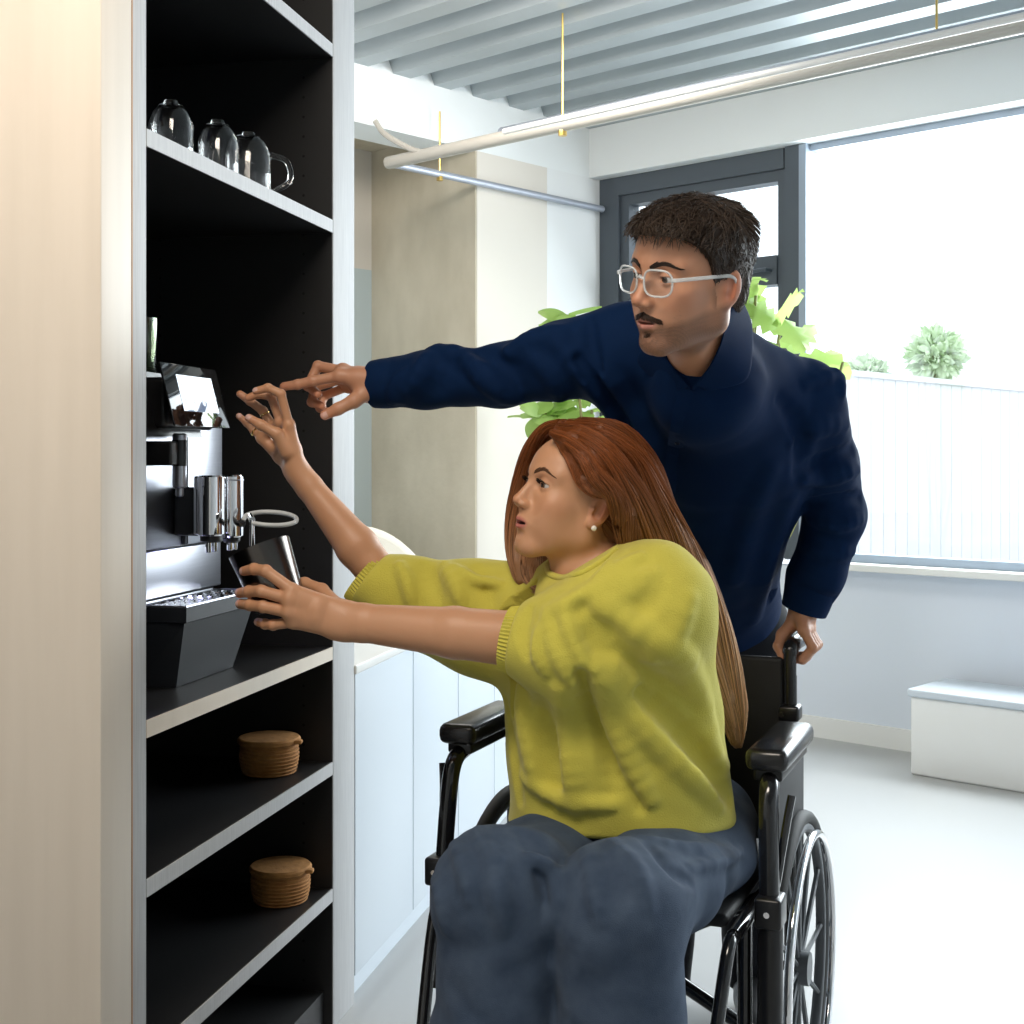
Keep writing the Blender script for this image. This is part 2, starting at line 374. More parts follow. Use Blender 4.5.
# hot water / steam outlet on black bracket
mb=MB(); ub(mb,2.165,2.225,1.092,1.155,1.205,1.248,0,.005); ho=mb.build('water_outlet_bracket',M['black_plastic'],cm)
mb=MB(); cyl(mb,2.205,1.096,1.165,1.262,.0125); cyl(mb,2.205,1.096,1.150,1.166,.0075,14,.002); wo=mb.build('water_outlet',M['steel'],cm)
mb=MB(); cyl(mb,2.205,1.096,1.204,1.25,.0135,20,.001); mb.build('grip',M['black_plastic'],wo)
# milk tube loop with steel coupling
q=lambda px,py,y: P(px,py,y)
mb=MB(); mb.tube(bez([q(243,521,2.42),q(247,515,2.43),q(262,512,2.45),q(282,513,2.45),q(295,517,2.43),q(295,522,2.40),q(283,525,2.38),q(266,525,2.37),q(252,523,2.37)],6),.0042,10); mb.build('milk_hose',mat('hose_grey',(.55,.57,.58),.35),cm)
mb=MB(); mb.tube([q(252,520,2.37),q(252,546,2.37)],[.004,.005],10); mb.tube([q(252,520,2.37),q(250,516,2.42)],.006,10); mb.build('hose_coupling',M['chrome'],cm)
mb=MB(); mb.tube(bez([U(2.36,1.10,1.10),U(2.38,1.06,1.09),q(243,521,2.42)],5),.006,8); mb.build('hose_fitting',M['black_plastic'],cm)
# drip tray: wedge shaped base with slanted front
Z0,Z1=cz,.962
lo=[(A0+.03,1.09),(2.415,1.09),(2.43,1.16),(2.43,1.30),(A0+.01,1.30),(A0+.01,1.16)]
hi=[(A0,1.056),(2.455,1.056),(2.47,1.13),(2.47,1.30),(A0,1.30),(A0,1.13)]
mb=MB(); k=6
def ring(f,z): return [(lo[i][0]+(hi[i][0]-lo[i][0])*f,lo[i][1]+(hi[i][1]-lo[i][1])*f,z) for i in range(k)]
rings=[ring(0,Z0),ring(.80,Z0+.115),ring(1.0,Z0+.118),ring(1.0,Z1-.004)]
vs=[p for r in rings for p in r]; fs=[[i for i in range(k-1,-1,-1)],[3*k+i for i in range(k)]]
for r in range(3):
    for i in range(k): fs.append((r*k+i,r*k+(i+1)%k,(r+1)*k+(i+1)%k,(r+1)*k+i))
mb.add(vs,fs,False,UM); dt=mb.build('drip_tray',M['matt_grey'],cm)
mb=MB(); mb.tube([U(*p_,Z1-.002) for p_ in [(A0+.004,1.128),(A0+.004,1.06),(2.451,1.06),(2.464,1.128),(2.464,1.155),(A0+.004,1.155)]],.003,6,closed=True); mb.build('tray_rim',M['steel'],dt)
ub(mb:=MB(),A0+.012,2.45,1.066,1.15,Z1-.006,Z1-.003); mb.build('tray_plate',M['darksteel'],dt)
mb=MB()
for i in range(16):
    s_=A0+.025+i*.0185; 
    for j in range(4): 
        o_=1.075+j*.02
        mb.lathe([(0,.001),(.006,.001),(.007,0)],6,M4=UM@frame((1,0,0),(0,1,0),(s_,o_+(i%2)*.008,Z1-.003)))
mb.build('drip_grid',M['chrome'],dt)
mb=MB(); ub(mb,A0+.03,A1-.03,1.17,1.40,cz-.0,cz+.01); mb.build('foot',M['rubber'],cm)
# blue-white work light of the machine above the cup area
L=bpy.data.lights.new('cup_light','AREA'); L.energy=.12; L.color=(.55,.55,1); L.size=.05
lo_=bpy.data.objects.new('cup_light',L); COL.objects.link(lo_); lo_.location=tuple(U(2.30,1.10,1.07)); lo_.parent=None

# ------------------------------------------------------------------ glassware, jars
def tumbler(name,s,o,z,r,h,m,label,cat='glass',grp=None):
    mb=MB(); b=V3(*U(s,o,z))
    mb.lathe([(0,0),(r*.82,0),(r*.88,.004),(r,h),(r-.0025,h),(r*.84,.009),(0,.009)],28,c=b)
    ob=mb.build(name,m,None,b); return tag(ob,label,cat,grp)
tumbler('glass_tumbler',2.255,1.20,1.3725,.034,.10,M['green_glass'],'green tinted drinking glass standing on top of the coffee machine')
def mug(s,o,z,r,h,ang,label):
    b=V3(*U(s,o,z)); t=empty('glass_mug',b,label,'glass mug','clear glass mugs on the upper shelf')
    mb=MB(); mb.lathe([(0,0),(r*.9,0),(r,.01),(r,h*.72),(r*.8,h*.9),(r*.55,h),(r*.55-.003,h),(r*.78,h*.88),(r-.0035,h*.7),(r-.0035,.014),(0,.012)],32,c=b); mb.build('bowl',M['glass'],t)
    e=V3(math.cos(ang),math.sin(ang),0); mb=MB()
    mb.tube(bez([b+e*(r-.002)+V3(0,0,h*.75),b+e*(r+.03)+V3(0,0,h*.66),b+e*(r+.036)+V3(0,0,h*.35),b+e*(r-.002)+V3(0,0,h*.14)],6),.006,10); mb.build('handle',M['glass'],t)
    mb=MB(); mb.lathe([(0,h+.012),(.012,h+.010),(.014,h+.004),(r*.55,h+.001),(r*.55,h)],20,c=b); mb.build('knob_lid',M['glass'],t); return t
mug(2.49,1.09,1.726,.045,.125,.3,'lidded clear glass jug with handle, on the upper shelf farthest from the camera')
mug(2.37,1.10,1.726,.040,.12,2.0,'clear glass jug on the upper shelf, beside the farthest jug')
mug(2.22,1.12,1.726,.040,.12,2.6,'clear glass jug on the upper shelf, nearest the camera of the three')
def jar(s,o,z,r,h,label):
    b=V3(*U(s,o,z)); t=empty('lidded_basket',b,label,'basket','small round lidded storage baskets')
    mb=MB(); pr=[(0,0),(r*.86,0)]
    for i in range(9):
        f=i/8; rr=r*(.88+.10*math.sin(f*2.6)); pr+=[(rr+.0015,h*.78*f+.002),(rr-.001,h*.78*(f+.06))]
    mb.lathe(pr+[(0,h*.8)],36,c=b); mb.build('basket_body',M['cork'],t)
    mb=MB(); mb.lathe([(0,h*.8),(r*1.0,h*.8),(r*1.04,h*.84),(r*1.04,h*.92),(r*.98,h*.97),(r*.6,h*.985),(0,h)],36,c=b); ld=mb.build('lid',M['cork'],t)
    mb=MB(); e=b+V3(.9*r,-.35*r,h*.88); mb.box(e-V3(.012,.01,.004),e+V3(.016,.01,.004),None,0,.003); mb.build('lid_tab',M['cork'],ld)
jar(2.605,1.095,.571,.062,.076,'brown lidded basket on the shelf right below the coffee machine')
jar(2.63,1.08,.301,.062,.076,'brown lidded basket on the lowest shelf')

# ------------------------------------------------------------------ white base cabinets beyond the shelving
CS=2.866
cb=empty('base_cabinet', U(CS+.9,1.2,0),'low glossy white base cabinet row standing beyond the shelving unit','cabinet')
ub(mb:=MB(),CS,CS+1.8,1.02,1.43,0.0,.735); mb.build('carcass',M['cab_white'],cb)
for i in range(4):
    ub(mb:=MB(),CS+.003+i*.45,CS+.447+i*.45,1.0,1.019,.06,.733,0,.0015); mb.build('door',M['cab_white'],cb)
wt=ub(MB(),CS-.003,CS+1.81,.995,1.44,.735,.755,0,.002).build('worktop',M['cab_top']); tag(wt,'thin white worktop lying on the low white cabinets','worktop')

# cream sofa back, seen over the cabinets
sx=P(395,700,5.75); sx[2]=0
so=empty('lounge_sofa', sx,'cream upholstered sofa with rounded back, beyond the white cabinets','sofa')
fm=frame(V3(.93,.36,0)/np.linalg.norm((.93,.36)),V3(-.36,.93,0)/np.linalg.norm((.93,.36)),sx)
mb=MB(); mb.box((-.75,-.25,.05),(.20,.12,.42),fm,0,.05); mb.build('seat',M['cream_fabric'],so)
mb=MB(); pts=[]; 
for i in range(25):
    t=i/24; x=-.78+t*.98; z=.93-.26*max(0,(t-.62)/.38)**2.2; pts.append((x,z))
poly=[(-.78,.1)]+[(.20,.1)]+[(x,z) for x,z in pts[::-1]]
vs=[]; 
for y in (.0,.12):
    vs+=[(x,y,z) for x,z in poly]
n=len(poly); fs=[list(range(n)),list(range(2*n-1,n-1,-1))]+[(i,n+i,n+(i+1)%n,(i+1)%n) for i in range(n)]
mb.add(vs,fs,True,fm); ob=mb.build('backrest',M['cream_fabric'],so); bv=ob.modifiers.new('b','BEVEL'); bv.width=.03; bv.segments=4
for i,(x,y) in enumerate(((-.7,-.2),(.15,-.2),(-.7,.08),(.15,.08))):
    mb=MB(); mb.box((x-.02,y-.02,0),(x+.02,y+.02,.05),fm); mb.build('foot',M['black_plastic'],so)

# white box by the window wall
bx=rp(.22,bb(958),0)
wb=empty('storage_box',bx,'small white storage box on the floor under the window','box')
RB=frame(-E1,-E2,bx); mb=MB(); mb.box((-.16,-.02,0),(.16,.55,.30),RB,0,.01); mb.build('box_body',M['cab_top'],wb); mb=MB(); mb.box((-.17,-.03,.30),(.17,.56,.33),RB,0,.008); mb.build('lid',M['cab_white'],wb)

# ------------------------------------------------------------------ outside
f0=P(850,600,8.0); f0[2]=0
FMt=frame(E1,E2,f0)
tr=empty('boundary_fence', f0+E1*1.2,'pale boarded boundary fence outside the large window','fence')
for i in range(50):
    x=-1.5+i*.16; mb=MB(); mb.box((x+.004,0,0),(x+.156,.03,1.70),FMt,0,.002)
    ob=mb.build('board',M['fence'],tr)
mb=MB(); mb.box((-1.5,-.02,1.70),(6.5,.06,1.735),FMt); mb.build('top_rail',M['fence'],tr)
mb=MB(); mb.box((-30,-30,-.12),(30,30,-.02),frame((1,0,0),(0,1,0),(8,22,0))); 
og=mb.build('ground',M['paving']); og['kind']='structure'
ho=P(822,194,15); RF=frame(-E1,-E2,ho)

def leafmesh(mb, base, d, nrm, L, W, lobes=False, curl=.15):
    """single curved leaf blade"""
    d=d/np.linalg.norm(d); side=np.cross(d,nrm); side/=np.linalg.norm(side); nn=np.cross(side,d)
    n=8; vs=[]; fs=[]
    for i in range(n+1):
        t=i/n; w=W*math.sin(math.pi*min(1,t*.92+.06))**.75*(1-.15*t)
        if lobes and 0<i<n and i%2==0: w*=.55
        c=base+d*L*t-nn*curl*L*t*t
        vs+=[c-side*w/2-nn*W*.06,c+nn*W*.05,c+side*w/2-nn*W*.06]
    for i in range(n):
        a=3*i; fs+=[(a,a+1,a+4,a+3),(a+1,a+2,a+5,a+4)]
    mb.add(vs,fs,True)
def plant(name,base,h,label,spots,L,W,lobes,seed,cat='potted plant'):
    rg=np.random.default_rng(seed); t=empty(name,base,label,cat); b=np.array(base,float)
    mb=MB(); mb.lathe([(0,0),(.12,0),(.16,.30),(.165,.31),(.15,.31),(.145,.27),(0,.27)],32,c=b); mb.build('pot',M['pot'],t)
    mb=MB(); mb.lathe([(.144,.272),(.08,.285),(0,.285)],24,c=b); mb.build('soil',M['soil'],t)
    st=MB(); lf=MB(); top=b+V3(0,0,.28)
    for sp in spots:
        s=np.array(sp,float); mid=(top+s)/2+rg.normal(0,.03,3)+V3(0,0,.08)
        st.tube(bez([top,top+(s-top)*.25+V3(0,0,.15),mid,s],5),.006,6)
        for k in range(5 if not lobes else 2):
            dd=rg.normal(0,1,3); dd[2]=dd[2]*.5-.1; dd/=np.linalg.norm(dd); nn=V3(rg.normal(0,.5),-.9+rg.normal(0,.3),.8)
            leafmesh(lf,s+rg.normal(0,.015,3),dd,nn,L*rg.uniform(.75,1.1),W*rg.uniform(.8,1.1),lobes)
    st.build('stem',M['stem'],t); lf.build('foliage',M['leaf'],t); return t
plant('potted_plant',P(566,900,5.9)*V3(1,1,0),1.9,'leafy green potted plant by the wall, behind the seated woman',
  [P(572,316,5.8),P(580,330,5.85),P(545,405,5.8),P(560,400,5.9),P(578,402,5.85),P(592,410,5.8),P(540,416,5.9),P(600,430,5.8),P(556,420,5.8),P(620,400,5.7)],.15,.085,False,3)
plant('potted_plant',P(738,900,5.2)*V3(1,1,0),1.7,'green potted plant with lobed leaves by the window, behind the man',
  [P(748,300,5.2),P(757,283,5.2),P(750,320,5.25),P(782,316,5.2),P(738,330,5.2),P(758,305,5.3),P(779,345,5.2),P(843,362,5.25)],.22,.16,True,5)
def bush(c,r,label,seed):
    rg=np.random.default_rng(seed); b=np.array(c,float); t=empty('garden_shrub',(b[0],b[1],0),label,'shrub','garden shrubs'); lf=MB(); st=MB()
    st.tube([(b[0],b[1],-.02),b],.03,8)
    for i in range(420):
        dd=rg.normal(0,1,3); dd/=np.linalg.norm(dd); p=b+dd*r*rg.uniform(.5,1)
        leafmesh(lf,p,dd+rg.normal(0,.4,3),rg.normal(0,1,3),.13,.07)
    st.build('trunk',M['stem'],t); lf.build('foliage',M['bush'],t)
bush(P(936,356,11.5),.17,'pale green shrub rising above the fence, farther right',1)
bush(P(866,380,12),.13,'pale green shrub just above the fence top, beside the man\'s shoulder',2)
# ------------------------------------------------------------------ distance-field modelling of bodies and cloth
F32=np.float32
def smin(a,b,k):
    if k<=0: return np.minimum(a,b)
    h=np.clip(.5+.5*(b-a)/k,0,1); return b+(a-b)*h-k*h*(1-h)
def smax(a,b,k): return -smin(-a,-b,k)
def rc(p,a,b,ra,rb):
    a=np.asarray(a,F32); b=np.asarray(b,F32); ab=b-a; L=float(ab@ab)+1e-12; q=p-a
    t=np.clip(q@ab/L,0,1); return np.linalg.norm(q-t[:,None]*ab,axis=1)-(ra+(rb-ra)*t)
def ell(p,c,r,R=None):
    q=p-np.asarray(c,F32)
    if R is not None: q=q@np.asarray(R,F32)
    r=np.asarray(r,F32); k0=np.linalg.norm(q/r,axis=1); k1=np.linalg.norm(q/(r*r),axis=1)+1e-9
    return k0*(k0-1)/k1
def chain(p,pts,rads,k=.0):
    d=None
    for i in range(len(pts)-1):
        e=rc(p,pts[i],pts[i+1],rads[i],rads[i+1]); d=e if d is None else smin(d,e,k)
    return d
def loft(p,pts,A,B,lat,k=.02):
    """elliptical tube: half width A along lat, B across"""
    d=None; pts=[np.asarray(q,F32) for q in pts]
    for i in range(len(pts)-1):
        a,b=pts[i],pts[i+1]; ab=b-a; L=float(ab@ab); q=p-a; t=np.clip(q@ab/L,0,1)
        q=q-t[:,None]*ab; l=np.asarray(lat[i],F32)*(1-t[:,None])+np.asarray(lat[i+1],F32)*t[:,None]
        l/=np.linalg.norm(l,axis=1)[:,None]; u=(q*l).sum(1); w2=np.maximum((q*q).sum(1)-u*u,0)
        ra=A[i]+(A[i+1]-A[i])*t; rb=B[i]+(B[i+1]-B[i])*t
        k0=np.sqrt((u/ra)**2+w2/rb**2); k1=np.sqrt((u/ra**2)**2+w2/rb**4)+1e-6
        e=k0*(k0-1)/k1; d=e if d is None else smin(d,e,k)
    return d
def plane(p,o,n):
    n=np.asarray(n,F32); n=n/np.linalg.norm(n); return (p-np.asarray(o,F32))@n
def surface(f, lo, hi, h, pad=1.6, B=6):
    """naive surface nets on a block-sparse grid; returns verts, quads"""
    lo=np.asarray(lo,float); hi=np.asarray(hi,float); nb=np.ceil((hi-lo)/(h*B)).astype(int)
    n=nb*B; I=np.stack(np.meshgrid(*[np.arange(q) for q in nb],indexing='ij'),-1).reshape(-1,3)
    cen=(lo+(I*B+(B-1)/2)*h).astype(F32); d=f(cen); rad=B*h*.87*pad+.004
    G=np.empty(n,F32); 
    Gb=G.reshape(nb[0],B,nb[1],B,nb[2],B); Gb[...]=d.reshape(nb)[:,None,:,None,:,None]
    act=np.where(np.abs(d)<rad)[0]
    o=np.stack(np.meshgrid(*[np.arange(B)]*3,indexing='ij'),-1).reshape(-1,3)
    step=max(1,int(400000/B**3))
    for s in range(0,len(act),step):
        a=act[s:s+step]; pts=(lo+((I[a]*B)[:,None,:]+o[None])*h).reshape(-1,3).astype(F32)
        v=f(pts).reshape(len(a),B,B,B)
        ii=I[a]; Gb[ii[:,0],:,ii[:,1],:,ii[:,2],:]=v
    S=G<0; nx,ny,nz=n
    cnt=np.zeros((nx-1,ny-1,nz-1),np.int8)
    for i in (0,1):
        for j in (0,1):
            for k in (0,1): cnt+=S[i:nx-1+i,j:ny-1+j,k:nz-1+k]
    cell=(cnt>0)&(cnt<8); C=np.argwhere(cell); idx=-np.ones(cell.shape,np.int64); idx[cell]=np.arange(len(C))
    acc=np.zeros((len(C),3)); w=np.zeros(len(C))
    cor=[(i,j,k) for i in (0,1) for j in (0,1) for k in (0,1)]
    for a in range(8):
        for b in range(a+1,8):
            ca,cb_=np.array(cor[a]),np.array(cor[b])
            if np.abs(ca-cb_).sum()!=1: continue
            ga=G[tuple((C+ca).T)]; gb=G[tuple((C+cb_).T)]; m=(ga<0)!=(gb<0); t=np.where(m,ga/np.where(m,ga-gb,1),0)
            acc+=m[:,None]*(ca+(cb_-ca)*t[:,None]); w+=m
    V=lo+(C+acc/w[:,None])*h
    Q=[]
    for ax in range(3):
        sl=[slice(1,-1)]*3; sl[ax]=slice(0,-1); s2=list(sl); s2[ax]=slice(1,None)
        A=S[tuple(sl)]; Bn=S[tuple(s2)]; E=np.argwhere(A!=Bn)
        fl=A[tuple(E.T)]
        for q in range(3):
            if q!=ax: E[:,q]+=1
        u,v=(ax+1)%3,(ax+2)%3
        du=np.zeros(3,int); du[u]=1; dv=np.zeros(3,int); dv[v]=1
        ok=np.all(E[:, [ax]]<np.array(cell.shape)[[ax]],axis=1)&(E[:,u]<cell.shape[u])&(E[:,v]<cell.shape[v]); E=E[ok]; fl=fl[ok]
        q4=np.stack([idx[tuple((E-du-dv).T)],idx[tuple((E-dv).T)],idx[tuple(E.T)],idx[tuple((E-du).T)]],1)
        q4[~fl]=q4[~fl][:,::-1]; Q.append(q4)
    Q=np.concatenate(Q); Q=Q[(Q>=0).all(1)]
    return V,Q
def keep_big(V,Q,minfrac=.02):
    """drop stray islands"""
    lab=np.arange(len(V))
    for _ in range(400):
        m=lab[Q].min(1); new=lab.copy(); np.minimum.at(new,Q.ravel(),np.repeat(m,4)); new=new[new]
        if (new==lab).all(): break
        lab=new
    c=np.bincount(lab,minlength=len(V)); good=c[lab]>minfrac*len(V); re=-np.ones(len(V),int); re[good]=np.arange(good.sum())
    q=re[Q]; return V[good],q[(q>=0).all(1)]
def relax(V,Q,it=2,lam=.5):
    e=np.concatenate([Q[:,[0,1]],Q[:,[1,2]],Q[:,[2,3]],Q[:,[3,0]]]); n=len(V)
    e=np.concatenate([e,e[:,::-1]]); cnt=np.bincount(e[:,0],minlength=n)[:,None]
    for i in range(it):
        for l in (lam,-lam*1.04):
            s=np.stack([np.bincount(e[:,0],weights=V[e[:,1],k],minlength=n) for k in range(3)],1)/np.maximum(cnt,1)
            V=V+l*(s-V)
    return V
def normals(V,Q):
    n=np.cross(V[Q[:,2]]-V[Q[:,0]],V[Q[:,3]]-V[Q[:,1]]); N=np.zeros_like(V)
    for k in range(4):
        for c in range(3): N[:,c]+=np.bincount(Q[:,k],weights=n[:,c],minlength=len(V))
    return N/(np.linalg.norm(N,axis=1)[:,None]+1e-12)
def meshobj(name, pieces, mats, parent=None, loc=None):
    """pieces: list of (V, Q, tint or None, material index)"""
    root=parent
    while root is not None and root.parent: root=root.parent
    off=np.array(root.location) if root is not None else np.array(loc,float)
    V=np.concatenate([p[0] for p in pieces]); n=0; F=[]; mi=[]
    for p in pieces: F.append(p[1]+n); mi.append(np.full(len(p[1]),p[3])); n+=len(p[0])
    k=F[0].shape[1]; F=np.concatenate(F); me=bpy.data.meshes.new(name)
    me.vertices.add(len(V)); me.vertices.foreach_set('co',(V-off).astype(F32).ravel())
    me.loops.add(F.size); me.loops.foreach_set('vertex_index',F.astype(np.int32).ravel())
    me.polygons.add(len(F)); me.polygons.foreach_set('loop_start',np.arange(0,F.size,k,dtype=np.int32)); me.polygons.foreach_set('loop_total',np.full(len(F),k,np.int32))
    for q in mats: me.materials.append(q)
    me.polygons.foreach_set('material_index',np.concatenate(mi).astype(np.int32)); me.polygons.foreach_set('use_smooth',np.ones(len(F),bool))
    me.update(calc_edges=True); me.validate()
    if any(p[2] is not None for p in pieces):
        T=np.concatenate([np.c_[p[2] if p[2] is not None else np.ones((len(p[0]),3)),np.ones(len(p[0]))] for p in pieces])
        a=me.color_attributes.new('tint','FLOAT_COLOR','POINT'); a.data.foreach_set('color',T.astype(F32).ravel())
    o=bpy.data.objects.new(name,me); COL.objects.link(o)
    if parent is not None: o.parent=parent
    else: o.location=tuple(off)
    return o
def rotm(f, up, roll=0.0):
    """columns: forward, left, up (world)"""
    f=np.asarray(f,float); f/=np.linalg.norm(f); l=np.cross(up,f); l/=np.linalg.norm(l); u=np.cross(f,l)
    c,s=math.cos(roll),math.sin(roll); return np.stack([f,l*c+u*s,-l*s+u*c],1)
def headframe(yaw,pitch,roll):
    """yaw: degrees from facing the camera towards image left; pitch: degrees down; roll: degrees, positive lowers the person's left side"""
    y,p=math.radians(yaw),math.radians(pitch)
    f=V3(-math.sin(y)*math.cos(p),-math.cos(y)*math.cos(p),-math.sin(p)); return rotm(f,(0,0,1),-math.radians(roll))

def strands(paths, rads, tint, n=3):
    """paths (N,K,3), rads (N,K) -> verts, quads, tint per vertex"""
    N,K,_=paths.shape; T=np.gradient(paths,axis=1); T/=np.linalg.norm(T,axis=2)[...,None]+1e-9
    ref=np.where(np.abs(T[...,2:3])<.8,np.array([0,0,1.]),np.array([1.,0,0])); u=np.cross(T,ref); u/=np.linalg.norm(u,axis=2)[...,None]+1e-9; w=np.cross(T,u)
    a=np.arange(n)*2*math.pi/n
    V=paths[:,:,None,:]+rads[:,:,None,None]*(np.cos(a)[None,None,:,None]*u[:,:,None,:]+np.sin(a)[None,None,:,None]*w[:,:,None,:])
    V=V.reshape(-1,3); base=(np.arange(N)*K*n)[:,None,None]; i=(np.arange(K-1)*n)[None,:,None]; j=np.arange(n)[None,None,:]; jj=(j+1)%n
    Q=np.stack([base+i+j,base+i+jj,base+i+n+jj,base+i+n+j],-1).reshape(-1,4)
    return V,Q,(np.repeat(tint.reshape(-1,3),n,axis=0) if tint.ndim==3 else np.repeat(tint,K*n,axis=0))

# ------------------------------------------------------------------ head
def head_sdf(q, o):
    """q in head space: x forward, y left, z up, metres. o: options"""
    ay=np.abs(q[:,1]); s=np.stack([q[:,0],ay,q[:,2]],1); g=o.get
    d=ell(q,(-.004,0,.045),(.096,.076,.083))
    d=smin(d,ell(q,(.030,0,.052),(.064,.064,.062)),.02)
    d=smin(d,ell(q,(.038,0,-.012),(.054,g('facew',.057),.078)),.025)
    jw=g('jaw',.050)
    d=smin(d,rc(s,(.000,jw,-.050),(.070,.014,-.086),.020,.016),.03)
    d=smin(d,rc(s,(-.005,jw+.006,-.0),(.000,jw,-.050),.020,.018),.03)
    d=smin(d,ell(q,(.076,0,-.086),(.018,.021,.017)),.018)          # chin
    d=smin(d,ell(q,(.072,0,-.046),(.030,.030,.028)),.02)           # mouth mound
    d=smin(d,ell(s,(.056,.043,-.008),(.026,.020,.020)),.02)        # cheek
    d=smin(d,rc(s,(.087,.006,.042),(.068,.046,.042),.009,.010),.014)  # brow ridge
    d=smax(d,-ell(s,(.100,.032,.022),(.020,.018,.0125)),.012)      # sockets
    d=smin(d,ell(s,(.040,.034,-.034),(.040,.026,.042)),.02)        # cheek volume
    # nose
    nl=g('nose',0.0)
    n=rc(q,(.088,0,.032),(.112+nl,0,-.010),.0065,.0085); n=smin(n,ell(q,(.112+nl,0,-.013),(.0105,.0095,.0085)),.006)
    n=smin(n,ell(s,(.103+nl*.6,.0115,-.018),(.011,.0062,.0068)),.006); n=smin(n,rc(q,(.095,0,-.006),(.098,0,-.024),.011,.009),.008)
    d=smin(d,n,.009)
    d=smax(d,-ell(s,(.107+nl,.0065,-.0255),(.0055,.0033,.0035)),.002)
    d=smax(d,-ell(q,(.107,0,-.033),(.006,.003,.007)),.004)           # philtrum
    # lips
    op=g('open',.0015)
    lx=F32(g('lipx',0.)); lp=rc(s,(.1015+lx,.004,-.0435),(.088,.023,-.0485),.0050,.003)
    lp=smin(lp,rc(s,(.0995+lx,.0,-.0555-op*1.2),(.088,.021,-.0510-op*.5),.0066,.003),.002)
    d=smin(d,lp,.006)
    d=smax(d,-ell(q,(.102,0,-.0490-op*.5),(.016,.020,.0009+op)),.002)
    d=smax(d,-ell(q,(.101,0,-.0685),(.008,.016,.006)),.008)          # fold under lip
    # eyes: lids around the ball, opened by a lens
    E=np.array(o['eye'],F32); lid=np.linalg.norm(s-E,axis=1)-.0138
    d=smin(d,lid,.005)
    op_=ell(s,E+np.array((.011,.002,g('gaze',-.001)),F32),(.012,.0150,g('eyeopen',.0045)))
    d=smax(d,-op_,.0015)
    # ears
    ea=math.radians(12); Re=np.array([[math.cos(ea),0,-math.sin(ea)],[0,1,0],[math.sin(ea),0,math.cos(ea)]],F32)
    Rt=np.array([[math.cos(.32),math.sin(.32),0],[-math.sin(.32),math.cos(.32),0],[0,0,1]],F32)
    ex=g('earx',-.010); ec=np.array((ex,.079,.002),F32); e=(s-ec)@Rt@Re
    z0=np.zeros(3,F32)
    er=ell(e,(0,0,0),(.017,.0055,.030)); er=smin(er,ell(e,(.005,0,-.026),(.009,.005,.010)),.006)
    er=smax(er,-ell(e,(.003,.006,.002),(.0105,.0055,.020)),.003)
    er=smin(er,ell(e,(.012,.001,-.004),(.004,.005,.006)),.003)
    er=smin(er,rc(e,(-.006,.003,-.012),(-.005,.003,.014),.0022,.0022),.003)
    er=smax(er,-ell(e,(.006,.004,-.008),(.004,.005,.007)),.002)
    d=smin(d,er,.004)
    return d
def head_tint(q, o):
    """skin colour by anatomy: lips, brows, stubble"""
    base=np.array(o['skin']); N=len(q); T=np.tile(base,(N,1)); s=np.stack([q[:,0],np.abs(q[:,1]),q[:,2]],1)
    def mix(m,c):
        m=np.clip(m,0,1)[:,None]; T[:]=T*(1-m)+np.array(c)*m
    def blob(c,r,soft=.5): return np.clip((1-np.linalg.norm((s-np.array(c))/np.array(r),axis=1))/soft,0,1)
    red=base*np.array([1.05,.80,.74])
    mix(.6*blob((.06,.045,-.012),(.04,.03,.03),1),red); mix(.6*blob((.115,0,-.012),(.025,.016,.018),1),red)
    mix(.8*blob((-.010,.085,.0),(.03,.02,.04),.7),base*np.array([1.08,.72,.62]))
    op=o.get('open',.0015)
    lp=np.minimum(1,blob((.1,0,-.0495-op*.5),(.022,.026,.0105+op*1.2),.3)); mix(lp*(q[:,0]>.084),o['lip'])
    if op>.002: mix(blob((.088,0,-.0495-op*.5),(.013,.017,.0035+op*.6),.2),(.10,.02,.02))
    if o.get('beard'):
        c=np.array(o['beard'])
        zz=-.030-.45*np.clip(.07-q[:,0],0,.1)*(q[:,0]>.02)
        jawm=np.clip((-.036-(q[:,0]-.06)*.35-q[:,2]+(np.abs(q[:,1])>.03)*.0)/.012,0,1)*np.clip((q[:,2]+.125)/.02,0,1)*np.clip((q[:,0]+.012)/.012,0,1)
        side=np.clip((.022-np.abs(q[:,0]-.002))/.008,0,1)*np.clip((.02-q[:,2])/.02,0,1)*np.clip((q[:,2]+.07)/.02,0,1)*(s[:,1]>.045)*(s[:,1]<.074)
        cheek=np.clip((s[:,1]-.02)/.02,0,1)
        m=np.maximum(jawm*.62,side*.6)*(1-blob((.1,0,-.05),(.03,.028,.014),.3)); mix(m*(.85+.3*np.sin(q[:,0]*2100)*np.sin(q[:,1]*1900)*np.sin(q[:,2]*2000)),c)
    E=np.array(o['eye']); oe=np.abs(ell(s,E+np.array((.011,.002,o.get('gaze',-.001))),(.012,.0150,o.get('eyeopen',.0045))))
    near=(np.linalg.norm(s-E,axis=1)<.0165)&(q[:,0]>.06); up=np.clip((q[:,2]-E[2]+.001)/.003,.25,1)
    mix(np.clip(1-oe/.0016,0,1)*near*up*o.get('liner',.8),(.03,.015,.012))
    mix(.35*blob((.085,.032,.034),(.03,.024,.010),.6),base*np.array([.85,.72,.66]))
    return np.clip(T,0,1)
